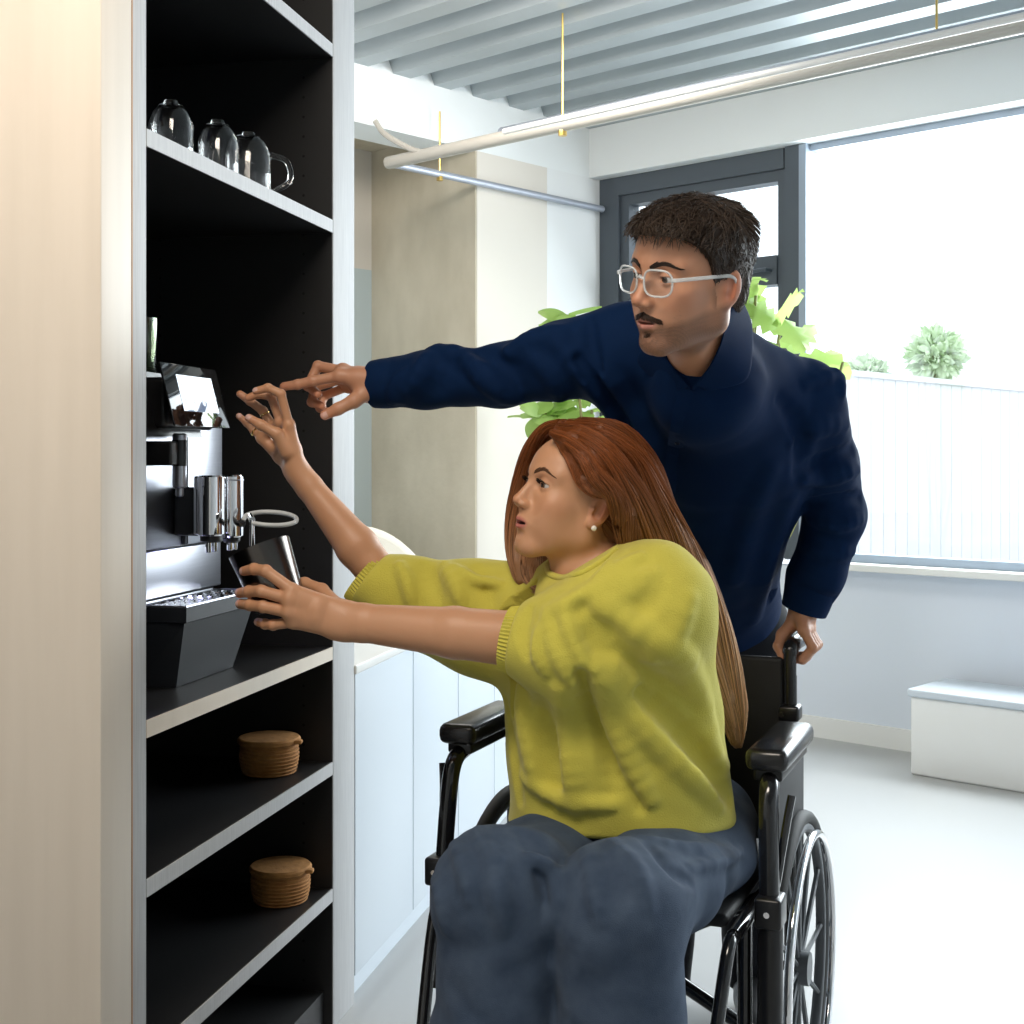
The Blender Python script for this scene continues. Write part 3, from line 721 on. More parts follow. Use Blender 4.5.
def eyeball(C, R, gaze, r=.0124, iris=(.10,.05,.025)):
    """ball with iris and pupil coloured on it; gaze in world"""
    nu,nv=28,40; g=np.asarray(gaze,float); g/=np.linalg.norm(g); m=look_frame(g,(0,0,0))[:3,:3]; V=[];T=[]
    for i in range(nu+1):
        th=math.pi*i/nu
        for j in range(nv):
            a=2*math.pi*j/nv; l=np.array([math.sin(th)*math.cos(a),math.sin(th)*math.sin(a),math.cos(th)]); V.append(C+m@l*r)
            rr=math.sin(th)*r if th<1.4 else 1
            T.append((.004,.003,.003) if rr<.0030 else (tuple(iris) if rr<.0070 else (.62,.57,.54)))
    Q=[(i*nv+j,(i+1)*nv+j,(i+1)*nv+(j+1)%nv,i*nv+(j+1)%nv) for i in range(nu) for j in range(nv)]
    return np.array(V),np.array(Q),np.array(T)
def drop(Y,Z,o,x0=.14,x1=.02):
    """x of the face surface over (y,z) in head space"""
    Y=np.asarray(Y,float); Z=np.asarray(Z,float); n=len(Y); xs=np.linspace(x0,x1,80); S=np.stack([np.repeat(xs[None],n,0),np.repeat(Y[:,None],80,1),np.repeat(Z[:,None],80,1)],2).reshape(-1,3).astype(F32)
    d=head_sdf(S,o).reshape(n,80)<0; k=d.argmax(1); k=np.maximum(k,1); a=xs[k-1]; b=xs[k]
    for _ in range(7):
        m=(a+b)/2; i=head_sdf(np.stack([m,Y,Z],1).astype(F32),o)<0; b=np.where(i,m,b); a=np.where(i,a,m)
    return (a+b)/2
def brow_strands(W2,sg,yz,n,r,L,tint,o,seed,w0=.0042):
    """brow hairs following a path of (y,z) given for the left side"""
    rg=np.random.default_rng(seed); pts=bez([np.array([a,b,0.]) for a,b in yz],6); ys=[];zs=[];ds=[]
    for i in range(n):
        t=rg.uniform(0,len(pts)-1.01); a=int(t); c=pts[a]+(pts[a+1]-pts[a])*(t-a); dd=pts[a+1]-pts[a]; dd/=np.linalg.norm(dd)
        w=w0*(1-.75*(t/len(pts))**1.5); e=rg.uniform(-w,w); dz=dd[1]+rg.uniform(-.1,.45)*(1-t/len(pts)); ys.append(sg*c[0]); zs.append(c[1]+e); ds.append((sg*dd[0],dz))
    ys=np.array(ys);zs=np.array(zs);ds=np.array(ds); P_=[]
    for k,f in enumerate((0,.5,1.)):
        y=ys+ds[:,0]*L*f; z=zs+ds[:,1]*L*f; x=drop(y,z,o)+(.0003,.0010,.0009)[k]; P_.append(np.stack([x,y,z],1))
    A=np.stack(P_,1)@W2[0].T+W2[1]; return strands(A,np.tile(np.array([r,r,r*.4]),(n,1)),np.array(tint)*rg.uniform(.6,1.4,(n,1)))
# ------------------------------------------------------------------ hands
def hand_sdf(p, H):
    """H: wrist, knuckles [4], fingers: lists of points, thumb points; radii scale"""
    s=H.get('s',1.0); w=np.array(H['wrist']); d=None
    K=[np.array(f[0]) for f in H['fingers']]
    wl=H.get('wlat',None)
    for i,k in enumerate(K):
        a=w+(np.array(H['lat'])*(1.5-i)*.011*s)
        e=rc(p,a,k,.0165*s,.0115*s); d=e if d is None else smin(d,e,.014*s)
    for i in range(3):
        d=smin(d,rc(p,K[i],K[i+1],.0105*s,.0105*s),.008*s)
        d=smin(d,rc(p,(w+K[i])/2,(w+K[i+1])/2,.0145*s,.0145*s),.01*s)
    fr=H.get('fr',.0083)*s
    for i,f in enumerate(H['fingers']):
        r0=[fr*1.08,fr*1.03,fr*.98,fr*.86][:] if i<3 else [fr*.95,fr*.9,fr*.86,fr*.74]
        e=chain(p,f,r0[:len(f)],.003)
        for j in range(1,len(f)-1): e=smin(e,np.linalg.norm(p-np.asarray(f[j],F32),axis=1)-r0[j]*1.03,.003)
        d=smin(d,e,.0035) if True else d
    t=H['thumb']; e=chain(p,t,[.0150*s,.0115*s,.0098*s,.0080*s][:len(t)],.006); d=smin(d,e,.009*s)
    return d
def nails(H, cam=V3(0,0,1.22)):
    """small nail plates on finger tips given outward directions"""
    out=[]
    for tip,prev,nd in H.get('nails',[]):
        tip=np.array(tip); ax=tip-np.array(prev); ax/=np.linalg.norm(ax); nd=np.array(nd,float); nd-=ax*(nd@ax); nd/=np.linalg.norm(nd); sd=np.cross(ax,nd)
        out.append((tip,ax,nd,sd))
    return out
def nail_tint(p,H,T,col):
    s=H.get('s',1)
    for tip,ax,nd,sd in nails(H):
        q=p-(tip+ax*.001*s); m=(np.abs(q@sd)<.0050*s)&(q@nd>.0040*s)&(q@nd<.0105*s)&(np.abs(q@ax)<.0058*s); T[m]=col
    return T
# ------------------------------------------------------------------ cloth helpers
def hit(f, px, py, y0=1.5, y1=3.2):
    """first point of the surface f under pixel (px,py)"""
    ys=np.arange(y0,y1,.006); pts=np.array([P(px,py,y) for y in ys]).astype(F32); d=f(pts); m=np.where(d<0)[0]
    if not len(m): return None
    a=ys[max(0,m[0]-1)]; b=ys[m[0]]
    for _ in range(6):
        c=(a+b)/2
        if f(P(px,py,c)[None].astype(F32))[0]<0: b=c
        else: a=c
    return P(px,py,b).astype(F32)
def with_folds(f, folds, y0=1.5, y1=3.2, gain=1.0, ks=.75):
    """folds: (pixel path, radius, blend, depth) ; depth>0 raises a ridge, <0 presses a valley"""
    items=[]
    for path,r,k,dep in folds:
        pts=[]; dep=dep*gain; k=k*ks
        pp=bez([np.array([a,b,0.]) for a,b in path],3)
        for a,b,_ in pp:
            h=hit(f,a,b,y0,y1)
            if h is None: continue
            ray=h-V3(0,0,EYE); ray/=np.linalg.norm(ray); e=.004
            g=f(np.array([h+V3(e,0,0),h-V3(e,0,0),h+V3(0,e,0),h-V3(0,e,0),h+V3(0,0,e),h-V3(0,0,e)],F32)); g=V3(g[0]-g[1],g[2]-g[3],g[4]-g[5]); g/=np.linalg.norm(g)+1e-9
            pts.append(h-g*(r-dep) if dep>0 else h+g*(r+dep))
        if len(pts)<2: continue
        n=len(pts); rr=[r*(.25+.75*math.sin(math.pi*(i+.5)/n)**.6) for i in range(n)]
        P0=np.array(pts); items.append((P0.min(0)-r-k-.01,P0.max(0)+r+k+.01,P0,rr,k,dep))
    def g(p):
        d=f(p)
        for lo,hi,pts,rr,k,dep in items:
            m=np.where(((p>lo)&(p<hi)).all(1))[0]
            if not len(m): continue
            c=chain(p[m],pts,rr,.004)
            d[m]=smin(d[m],c,k) if dep>0 else smax(d[m],-c,k)
        return d
    return g
def wob(p,s,a,ph=0.):
    return a*(np.sin(p[:,0]*s+ph+1.7*np.sin(p[:,2]*s*.6+ph))*np.sin(p[:,2]*s*.8+1.3*np.sin(p[:,1]*s*.7))+.5*np.sin(p[:,1]*s*1.3+p[:,2]*s*.5+ph))
def clothmat(name,col,c2,sc,rough=.85,sheen=.3,bs=700,bstr=.35,st=None,attr=False,k_spec=.22):
    return mat(name,col,rough,var=(sc,.8,c2,st),bump=(bs,bstr,.0015,st),inp={'Sheen Weight':sheen,'Sheen Roughness':.5,'Specular IOR Level':k_spec},bdetail=2)
M['skin']=mat('skin',(.55,.32,.21),.48,attr=True,inp={'Subsurface Weight':.12,'Subsurface Radius':(.02,.008,.004),'Subsurface Scale':.25},bump=(900,.12,.0006,None))
M['eye']=mat('eye',(.8,.8,.8),.06,attr=True)
M['hair']=mat('hair',(.3,.1,.03),.42,attr=True,inp={'Specular IOR Level':.22})
M['knit']=clothmat('lime_knit',(.60,.53,.085),(.53,.465,.070),14,.9,.2,420,.8)
M['knit_rib']=clothmat('lime_rib',(.53,.475,.09),(.45,.40,.07),90,.9,.35,160,.6,(1,1,.1))
M['denim']=clothmat('denim',(.024,.042,.080),(.075,.105,.155),26,.85,.05,700,.6)
M['denim_dark']=clothmat('denim_waist',(.018,.028,.05),(.03,.045,.075),30,.85,.1,900,.4)
M['shirt']=clothmat('navy_cotton',(.0032,.0135,.047),(.0042,.0185,.064),6,.8,.0,1200,.25,k_spec=.06)
M['trousers']=clothmat('dark_trousers',(.008,.009,.013),(.011,.012,.017),8,.85,.1,900,.3)
M['button']=mat('button',(.012,.018,.04),.25)
M['pearl']=mat('pearl',(.80,.76,.68),.2,inp={'Coat Weight':.6})
M['gold']=mat('gold',(.78,.55,.20),.18,1)
M['nail']=(.66,.42,.36)
ca=bpy.data.materials.new('clear_acetate'); ca.use_nodes=True; b=ca.node_tree.nodes['Principled BSDF']
b.inputs['Base Color'].default_value=(.86,.90,.92,1); b.inputs['Roughness'].default_value=.08; b.inputs['Transmission Weight'].default_value=.55; b.inputs['IOR'].default_value=1.3
M['acetate']=ca
M['shoe']=mat('shoe_leather',(.02,.02,.022),.4); M['shoe_white']=mat('shoe_canvas',(.6,.6,.58),.6)
SK_W=(.54,.275,.150); SK_M=(.50,.245,.145)

def tube_hand(name_pts): pass
def limb(p,pts,rads,k=.02): return chain(p,[np.array(q,F32) for q in pts],rads,k)

# ================================================================== wheelchair frame of reference
RV=V3(.927,-.375,0); RV/=np.linalg.norm(RV); BV=V3(-RV[1],RV[0],0)
WC=V3(.157,2.325,0)
def W(r,b,z): return WC+RV*r+BV*b+V3(0,0,z)

# ================================================================== the woman
wm_root=W(-.0,.08,.49)
woman=empty('person',wm_root,'seated person with long auburn hair, yellow-green sweater and blue jeans, reaching with a metal cup','person')
wh=dict(skin=SK_W,lip=(.46,.15,.12),eye=(.0775,.031,.023),facew=.058,jaw=.045,open=.0022,eyeopen=.0038,gaze=-.0020,earx=-.008,nose=-.002,lipx=-.0018,liner=1.0)
whs=.95; WR=headframe(66.5,-13,4); 
WC_ear=P(597,511,2.20); WHC=WC_ear-WR[:,1]*.075*whs-WR[:,0]*(-.004)
W2L=lambda p:((p-WHC.astype(F32))@WR.astype(F32))/F32(whs)
def L2W(v): return WHC+WR@(np.array(v,float)*whs)
w_neck=P(606,590,2.27); w_shL=P(652,604,2.13); w_shR=P(535,602,2.38)
w_elL=P(512,640,2.20); w_wrL=P(352,621,2.27); w_elR=P(393,592,2.45); w_wrR=P(300,477,2.48)
w_hip=W(.06,.10,.565); w_hL=W(.145,.06,.540); w_hR=W(-.04,.06,.530)
w_kL=P(622,908,1.99); w_kR=P(500,893,2.04)
def w_neck_sdf(p):
    d=rc(p,L2W((-.022,0,-.045)),w_neck+V3(0,.01,-.01),.053,.056)
    d=smin(d,rc(p,L2W((.0,0,-.05)),w_neck+V3(-.03,-.015,-.03),.044,.045),.02)
    d=smin(d,rc(p,w_neck,w_shL,.055,.04),.05); d=smin(d,rc(p,w_neck,w_shR,.055,.04),.05)
    return d
def w_head(p):
    d=head_sdf(W2L(p),wh)*F32(whs); return smin(d,w_neck_sdf(p),.016)
V,Q=surface(w_head,WHC-V3(.16,.16,.24),WHC+V3(.17,.19,.15),.0016); V,Q=keep_big(V,Q); V=relax(V,Q,1,.4)
T=head_tint(W2L(V.astype(F32)),wh); pieces=[(V,Q,T,0)]
gz=P(268,560,2.3)-WHC
for sg in (1,-1):
    c=L2W((wh['eye'][0]-.0008,sg*wh['eye'][1],wh['eye'][2])); g=gz/np.linalg.norm(gz)*.35+WR[:,0]*.6+WR[:,1]*.22
    v,q,t=eyeball(c,WR,g,.0126*whs,(.09,.045,.02)); pieces.append((v,q,t,1))
def w_torso(p):
    d=loft(p,[w_hip,w_hip*.5+w_neck*.5+V3(0,.02,0),w_neck-V3(0,0,.08)],[.15,.135,.16],[.11,.10,.10],[RV,RV*.7+V3(.54,-.84,0)*.3,V3(.54,-.84,0)],.03)
    d=smin(d,limb(p,[w_hL,w_kL-V3(0,0,.01)],[.085,.065]),.03); d=smin(d,limb(p,[w_hR,w_kR-V3(0,0,.01)],[.085,.065]),.03)
    aL=w_kL*V3(1,1,0)+V3(-.01,.03,.14); aR=w_kR*V3(1,1,0)+V3(-.01,.03,.14)
    d=smin(d,limb(p,[w_kL,aL],[.055,.035]),.02); d=smin(d,limb(p,[w_kR,aR],[.055,.035]),.02)
    d=smin(d,limb(p,[w_shL,w_shL*.1+w_elL*.9],[.040,.034]),.02); d=smin(d,limb(p,[w_shR,w_elR*.9+w_shR*.1],[.038,.030]),.02)
    return d
V,Q=surface(w_torso,(-.35,1.7,.03),(.5,2.75,1.12),.008); pieces.append((V,Q,np.tile(SK_W,(len(V),1)),0))
HL=dict(s=.95,wrist=P(345,621,2.27),lat=V3(.05,.25,.97),fr=.0101,
  fingers=[[P(292,590,2.255),P(266,571,2.262),P(254,569,2.275),P(244,571,2.292)],
           [P(289,599,2.250),P(261,591,2.262),P(249,591.5,2.278),P(239.5,593,2.297)],
           [P(289,612,2.250),P(263,606.5,2.262),P(250,605,2.278),P(240,604,2.297)],
           [P(293,622,2.258),P(273,625,2.268),P(265,624,2.28),P(258,622,2.292)]],
  thumb=[P(335,605,2.29),P(322,590,2.325),P(305,583,2.35),P(291,581,2.375)])
def handarm(H,elbow,wr_r=.0265,el_r=.044,mid=.041,flat=None):
    w=np.array(H['wrist']); e=np.array(elbow); s=H['s']; ax=(w-e)/np.linalg.norm(w-e)
    lat=np.array(H['lat'],float); lat-=ax*(lat@ax); lat/=np.linalg.norm(lat)
    def f(p):
        d=hand_sdf(p,H)
        A=[wr_r*1.05*s,wr_r*1.02,mid,el_r]; Bq=[wr_r*.76*s,wr_r*.82,mid*.92,el_r*.95]
        pts=[w+ax*.012,w-ax*.03,w+(e-w)*.62,e+(e-w)*.08]
        return smin(d,loft(p,pts,A,Bq,[lat]*4,.01),.018)
    return f,ax
def hand_piece(H,elbow,skin,h=.0016,**k):
    f,ax=handarm(H,elbow,**k); A=[H['wrist'],elbow]+[q for g in H['fingers'] for q in g]+list(H['thumb']); A=np.array(A)
    V,Q=surface(f,A.min(0)-.07,A.max(0)+.07,h); V,Q=keep_big(V,Q); V=relax(V,Q,2,.5)
    T=np.tile(skin,(len(V),1)); p=V
    for fg in H['fingers']+[H['thumb']]:
        tip=np.array(fg[-1]); m=np.clip(1-np.linalg.norm(p-tip,axis=1)/.022,0,1)[:,None]*.55; T=T*(1-m)+T*np.array([1.06,.74,.66])*m
        for kq in fg[1:-1]:
            m=np.clip(1-np.linalg.norm(p-np.array(kq),axis=1)/.013,0,1)[:,None]*.3; T=T*(1-m)+T*np.array([1.03,.74,.66])*m
    T=nail_tint(V,H,T,M['nail']); return V,Q,T,f
HL['nails']=[(HL['fingers'][i][3],HL['fingers'][i][2],V3(-.45,-1,.1)) for i in range(4)]
V,Q,T,f_handL=hand_piece(HL,w_elL+V3(.02,0,0),SK_W,wr_r=.031,mid=.042,el_r=.047); pieces.append((V,Q,T,0))
HR=dict(s=.92,wrist=P(299,474,2.48),lat=V3(.15,-.95,.1),fr=.0086,
  fingers=[[P(289,425,2.452),P(281,394,2.442),P(268,388,2.440),P(256,391,2.440)],
           [P(281,423,2.475),P(271,396,2.470),P(258,394,2.470),P(248,398,2.470)],
           [P(273,427,2.497),P(263,411,2.498),P(250,401,2.498),P(240,394,2.498)],
           [P(262,438,2.515),P(254,431,2.522),P(247,423,2.525),P(239,416,2.525)]],
  thumb=[P(287,452,2.452),P(277,434,2.440),P(261,425,2.436),P(249,418,2.438)])
HR['nails']=[(HR['fingers'][0][3],HR['fingers'][0][2],V3(-.2,-.9,.6)),(HR['fingers'][3][3],HR['fingers'][3][2],V3(-.1,-1,.5)),(HR['thumb'][3],HR['thumb'][2],V3(0,-1,.3))]
V,Q,T,f_handR=hand_piece(HR,w_elR,SK_W,wr_r=.029,mid=.041,el_r=.036); pieces.append((V,Q,T,0))
body=meshobj('body',pieces,[M['skin'],M['eye']],woman)

# brows and lashes
for sg in (1,-1):
    v=brow_strands((WR*whs,WHC),sg,[(.012,.0395),(.022,.0445),(.034,.0475),(.050,.0410)],330,.00045,.0075,(.12,.055,.028),wh,3+sg,.0027); meshobj('eyebrow',[(*v,0)],[M['hair']],woman)
for sg in (1,-1):
    A=[]; rg=np.random.default_rng(5)
    for i in range(60):
        t=rg.uniform(-1,1); c=np.array([wh['eye'][0]+.0135*math.cos(t*.75)-.0005,sg*(wh['eye'][1]+.0125*t),wh['eye'][2]+.0034*(1-t*t)*1.0-.0002]); d=V3(.8,sg*t*.6,.35); d/=np.linalg.norm(d)
        A.append([c,c+d*.004,c+d*.0085+V3(0,0,.0016)])
    A=np.array(A)@(WR*whs).T+WHC; v=strands(A,np.tile([.0006,.0004,.00015],(60,1)),np.tile((.01,.006,.004),(60,1))); meshobj('eyelashes',[(*v,0)],[M['hair']],woman)
mb=MB(); mb.lathe([(0,-.0048)]+[(.0048*math.sin(a),-.0048*math.cos(a)) for a in np.linspace(.2,2.94,10)]+[(0,.0048)],16,c=tuple(L2W((-.001,.0855,-.030)))); mb.build('earring',M['pearl'],woman)
def ringon(a,b,t,r,parent,name='finger_ring'):
    a=np.array(a); b=np.array(b); c=a+(b-a)*t; m=look_frame(b-a,c); mb=MB(); pts=[(m[:3,:3]@V3(r*math.cos(x),r*math.sin(x),0))+c for x in np.linspace(0,2*math.pi,24,endpoint=False)]
    mb.tube(pts,.0016,8,closed=True); return mb.build(name,M['gold'],parent)
ringon(HR['fingers'][2][0],HR['fingers'][2][1],.80,.0082,woman); ringon(HR['fingers'][3][0],HR['fingers'][3][1],.85,.0078,woman)

# sweater ----------------------------------------------------------
cf_axR=(w_wrR-w_elR)/np.linalg.norm(w_wrR-w_elR); cf_axL=(w_wrL-w_elL)/np.linalg.norm(w_wrL-w_elL)
SHV=V3(.54,-.84,0)
cufL=P(516,640,2.20); cufR=P(369,578,2.46)
def sweater0(p):
    d=loft(p,[P(620,814,2.34),P(614,735,2.33),P(606,670,2.31),P(602,612,2.29)],[.198,.190,.168,.138],[.182,.172,.152,.120],[RV,RV*.8+SHV*.2,RV*.4+SHV*.6,SHV],.03)
    d=smin(d,rc(p,P(606,604,2.29),P(656,600,2.16),.075,.085),.05)       # near shoulder
    d=smin(d,rc(p,P(606,604,2.29),P(545,606,2.38),.072,.062),.04)
    d=smin(d,rc(p,P(652,606,2.19),P(655,690,2.27),.095,.105),.05)
    # near sleeve
    s=loft(p,[P(655,612,2.15),P(600,630,2.16),P(552,644,2.18),P(510,641,2.20)],[.098,.095,.078,.052],[.085,.08,.066,.050],[V3(0,.1,1)]*4,.03)
    s=smin(s,rc(p,P(575,665,2.18),P(625,700,2.24),.055,.09),.06)
    d=smin(d,s,.04)
    # far sleeve, batwing under the arm
    s=loft(p,[P(540,610,2.38),P(470,606,2.42),P(405,596,2.45),P(362,572,2.46)],[.080,.078,.066,.052],[.07,.07,.06,.050],[V3(0,.1,1)]*4,.03)
    s=smin(s,rc(p,P(430,625,2.44),P(520,645,2.40),.050,.085),.05)
    d=smin(d,s,.04)
    d=d+wob(p,34,.0032)+wob(p,15,.004,1.)
    return d
NKA=L2W((-.01,0,-.05)); 
def sweater_cut(p,d):
    pl=plane(p,cufL,cf_axL+V3(0,0,.10)); near=(np.linalg.norm(p-cufL.astype(F32),axis=1)<.13)
    d=np.where(near|((p[:,0]<cufL[0]-.0)&(p[:,2]<.98)&(p[:,1]<2.30)),smax(d,pl,.006),d)
    pl=plane(p,cufR,cf_axR*1.0+V3(-.35,0,.0)); d=np.where(p[:,0]<-.16,smax(d,pl,.006),d)
    d=smax(d,-plane(p,W(0,.0,.590),V3(0,.10,1)),.010)
    # openings
    d=smax(d,-rc(p,cufL-cf_axL*.03,cufL+cf_axL*.08,.0465,.0485),.003); d=smax(d,-rc(p,cufR-cf_axR*.03,cufR+cf_axR*.08,.0465,.0485),.003)
    d=smax(d,-rc(p,w_neck+V3(-.012,-.0,.012),NKA+V3(-.01,0,.03),.066,.075),.008)
    d=smax(d,-ell(p,P(620,842,2.36),(.17,.155,.06)),.01)
    return d
WF=[([(640,556),(622,566),(606,574)],.010,.010,.004),([(660,592),(640,612),(612,628),(585,640)],.018,.016,-.004),([(690,600),(672,640),(640,665)],.016,.016,.004),([(540,628),(536,650),(545,672)],.010,.010,.004),([(530,610),(524,630),(526,655)],.010,.010,-.003),([(600,720),(625,760),(640,805)],.016,.014,-.006),([(650,720),(690,770),(720,805)],.018,.014,.005),([(556,720),(553,760),(560,800)],.014,.012,-.005),([(700,720),(722,770)],.016,.014,.004),
    ([(628,572),(600,588),(575,602),(548,612)],.016,.014,.006),([(640,585),(612,600),(588,618),(570,632)],.013,.012,.005),
    ([(655,572),(622,583),(590,597)],.012,.010,.004),
    ([(565,612),(575,640),(590,668),(615,695)],.018,.016,.007),([(548,620),(556,648),(568,672),(590,700)],.014,.012,.006),
    ([(583,612),(605,645),(640,675),(690,705)],.022,.02,-.006),([(600,600),(640,630),(690,660)],.016,.016,.005),
    ([(585,675),(600,710),(610,750),(612,790)],.022,.018,-.009),([(600,668),(625,705),(660,745),(712,790)],.024,.018,.009),
    ([(598,680),(612,720),(630,760),(650,800)],.018,.014,.007),([(615,668),(660,710),(725,765)],.020,.016,.006),
    ([(560,690),(566,730),(570,770),(575,805)],.016,.016,.006),([(520,690),(527,735),(535,780)],.018,.018,.007),([(540,700),(548,750),(552,800)],.018,.016,-.007),
    ([(640,690),(680,730),(730,800)],.018,.016,-.006),([(520,775),(560,800),(610,806)],.012,.012,.005),([(505,700),(512,745),(520,800)],.012,.012,-.004),
    ([(400,566),(408,585),(412,604)],.012,.012,.006),([(424,566),(434,585),(440,604)],.014,.012,-.003),([(445,565),(456,585),(462,604)],.013,.012,.006),([(475,570),(486,590),(492,606)],.014,.014,-.003),
    ([(455,568),(475,580),(500,584)],.010,.010,.005),([(672,640),(700,690),(715,750)],.016,.016,.004),([(612,560),(606,572),(596,582)],.008,.008,.004)]
sw1=with_folds(sweater0,WF,gain=2.1,ks=1.25)
def sweater(p): return sweater_cut(p,sw1(p))
V,Q=surface(sweater,(-.34,1.92,.52),(.50,2.66,1.16),.0032); V,Q=keep_big(V,Q,.05); V=relax(V,Q,2,.5)
swt=meshobj('sweater',[(V,Q,None,0)],[M['knit']],woman)
print('sweater',len(V))
def cuff(name,c,ax,r0,r1,L,parent,m,n=64,rib=.0012,sq=(1,1),lat=None):
    fm=look_frame(ax,c,up=(0,0,1)); mb=MB(); vs=[]; K=9
    for i in range(K):
        t=i/(K-1); 
        for j in range(n):
            a=2*math.pi*j/n; r=(r0+(r1-r0)*t)*(1)+rib*(1 if j%2 else -1)+.0018*math.sin(math.pi*t)
            vs.append(V3(r*math.cos(a)*sq[0],r*math.sin(a)*sq[1],L*(t-.5)))
    for i in range(K):
        t=1-i/(K-1)
        for j in range(n):
            a=2*math.pi*j/n; r=(r0+(r1-r0)*t)-.0035; vs.append(V3(r*math.cos(a)*sq[0],r*math.sin(a)*sq[1],L*(t-.5)))
    fs=[(i*n+j,i*n+(j+1)%n,((i+1)%(2*K))*n+(j+1)%n,((i+1)%(2*K))*n+j) for i in range(2*K) for j in range(n)]
    mb.add(vs,fs,True,fm); return mb.build(name,m,parent)
cuff('sleeve_cuff',cufL+cf_axL*.004,cf_axL+V3(0,0,.08),.0545,.0515,.026,swt,M['knit'],110)
cuff('sleeve_cuff',cufR+cf_axR*.001+V3(-.0,0,-.002),cf_axR+V3(-.3,0,0),.0555,.0525,.026,swt,M['knit'],110)
# neckline roll
pts=[]
for q in [(547,567),(550,574),(562,578),(576,575),(590,569),(604,560),(616,550)]:
    h=hit(sweater,q[0],q[1])
    if h is not None: pts.append(h)
pts=[p_ for i,p_ in enumerate(pts) if i==0 or np.linalg.norm(p_-pts[i-1])<.09]
if len(pts)>3: mb=MB(); mb.tube(bez(pts,5),.0060,10,flat=(1,1)); mb.build('neckband',M['knit'],swt)

# jeans ----------------------------------------------------------
def jeans0(p):
    d=loft(p,[W(.055,.17,.575),W(.055,.06,.570)],[.180,.185],[.090,.095],[RV,RV],.03)
    for h,k,sg in ((w_hL,w_kL,1),(w_hR,w_kR,-1)):
        e=loft(p,[h,h*.45+k*.55,k],[.102,.100,.098],[.076,.076,.094],[RV]*3,.03)
        a=k*V3(1,1,0)+V3(-.01,.03,.10)
        e=smin(e,loft(p,[k,k*.5+a*.5,a],[.100,.098,.105],[.092,.085,.09],[RV]*3,.03),.03); d=smin(d,e,.018)
    return d+wob(p,22,.0040,2.)+wob(p,52,.0022,.3)
JF=[([(450,838),(462,860),(470,900)],.014,.014,.005),([(478,830),(492,862),(500,900),(502,930)],.016,.014,.006),([(520,832),(540,860),(548,900)],.016,.016,-.006),
    ([(586,850),(596,885),(600,920)],.015,.014,.005),([(612,842),(635,870),(648,905)],.016,.014,.005),([(650,845),(672,868),(690,880)],.014,.014,-.006),([(640,838),(680,848),(730,850)],.014,.012,.005),
    ([(690,868),(720,862),(740,852)],.012,.01,.005),([(560,880),(556,905),(548,930)],.014,.012,.004),([(430,870),(440,900),(445,930)],.012,.012,.004),([(530,855),(552,872),(560,900)],.012,.012,.005)]
jn1=with_folds(jeans0,JF,gain=2.2,ks=1.0)
def jeans(p): return smax(jn1(p),-plane(p,V3(0,0,.115),V3(0,0,1)),.004)
V,Q=surface(jeans,(-.22,1.78,.09),(.50,2.66,.76),.0045); V,Q=keep_big(V,Q,.05); V=relax(V,Q,2,.5)
jn=meshobj('jeans',[(V,Q,None,0)],[M['denim']],woman)
# outer leg seam
def onsurf(f,path,off=.001,n=6,y0=1.5,y1=3.2):
    out=[]
    for a,b,_ in bez([np.array([a,b,0.]) for a,b in path],n):
        h=hit(f,a,b,y0,y1)
        if h is not None: out.append(h+ (V3(0,0,EYE)-h)/np.linalg.norm(V3(0,0,EYE)-h)*off)
    return out
for k,sg in ((w_kL,1),(w_kR,-1)):
    a=k*V3(1,1,0)+V3(-.015,.02,0); b=a-BV*.13
    f=lambda p:smin(loft(p,[a+V3(0,0,.165),a-BV*.02+V3(0,0,.150),b+V3(0,0,.145)],[.042,.045,.040],[.036,.036,.028],[RV]*3,.02),ell(p,b+V3(0,0,.14),(.045,.045,.028)),.02)
    V,Q=surface(f,np.minimum(a,b)-V3(.09,.09,0)+V3(0,0,.08),np.maximum(a,b)+V3(.09,.09,.24),.004); meshobj('shoe',[(V,Q,None,0)],[M['shoe_white']],woman)

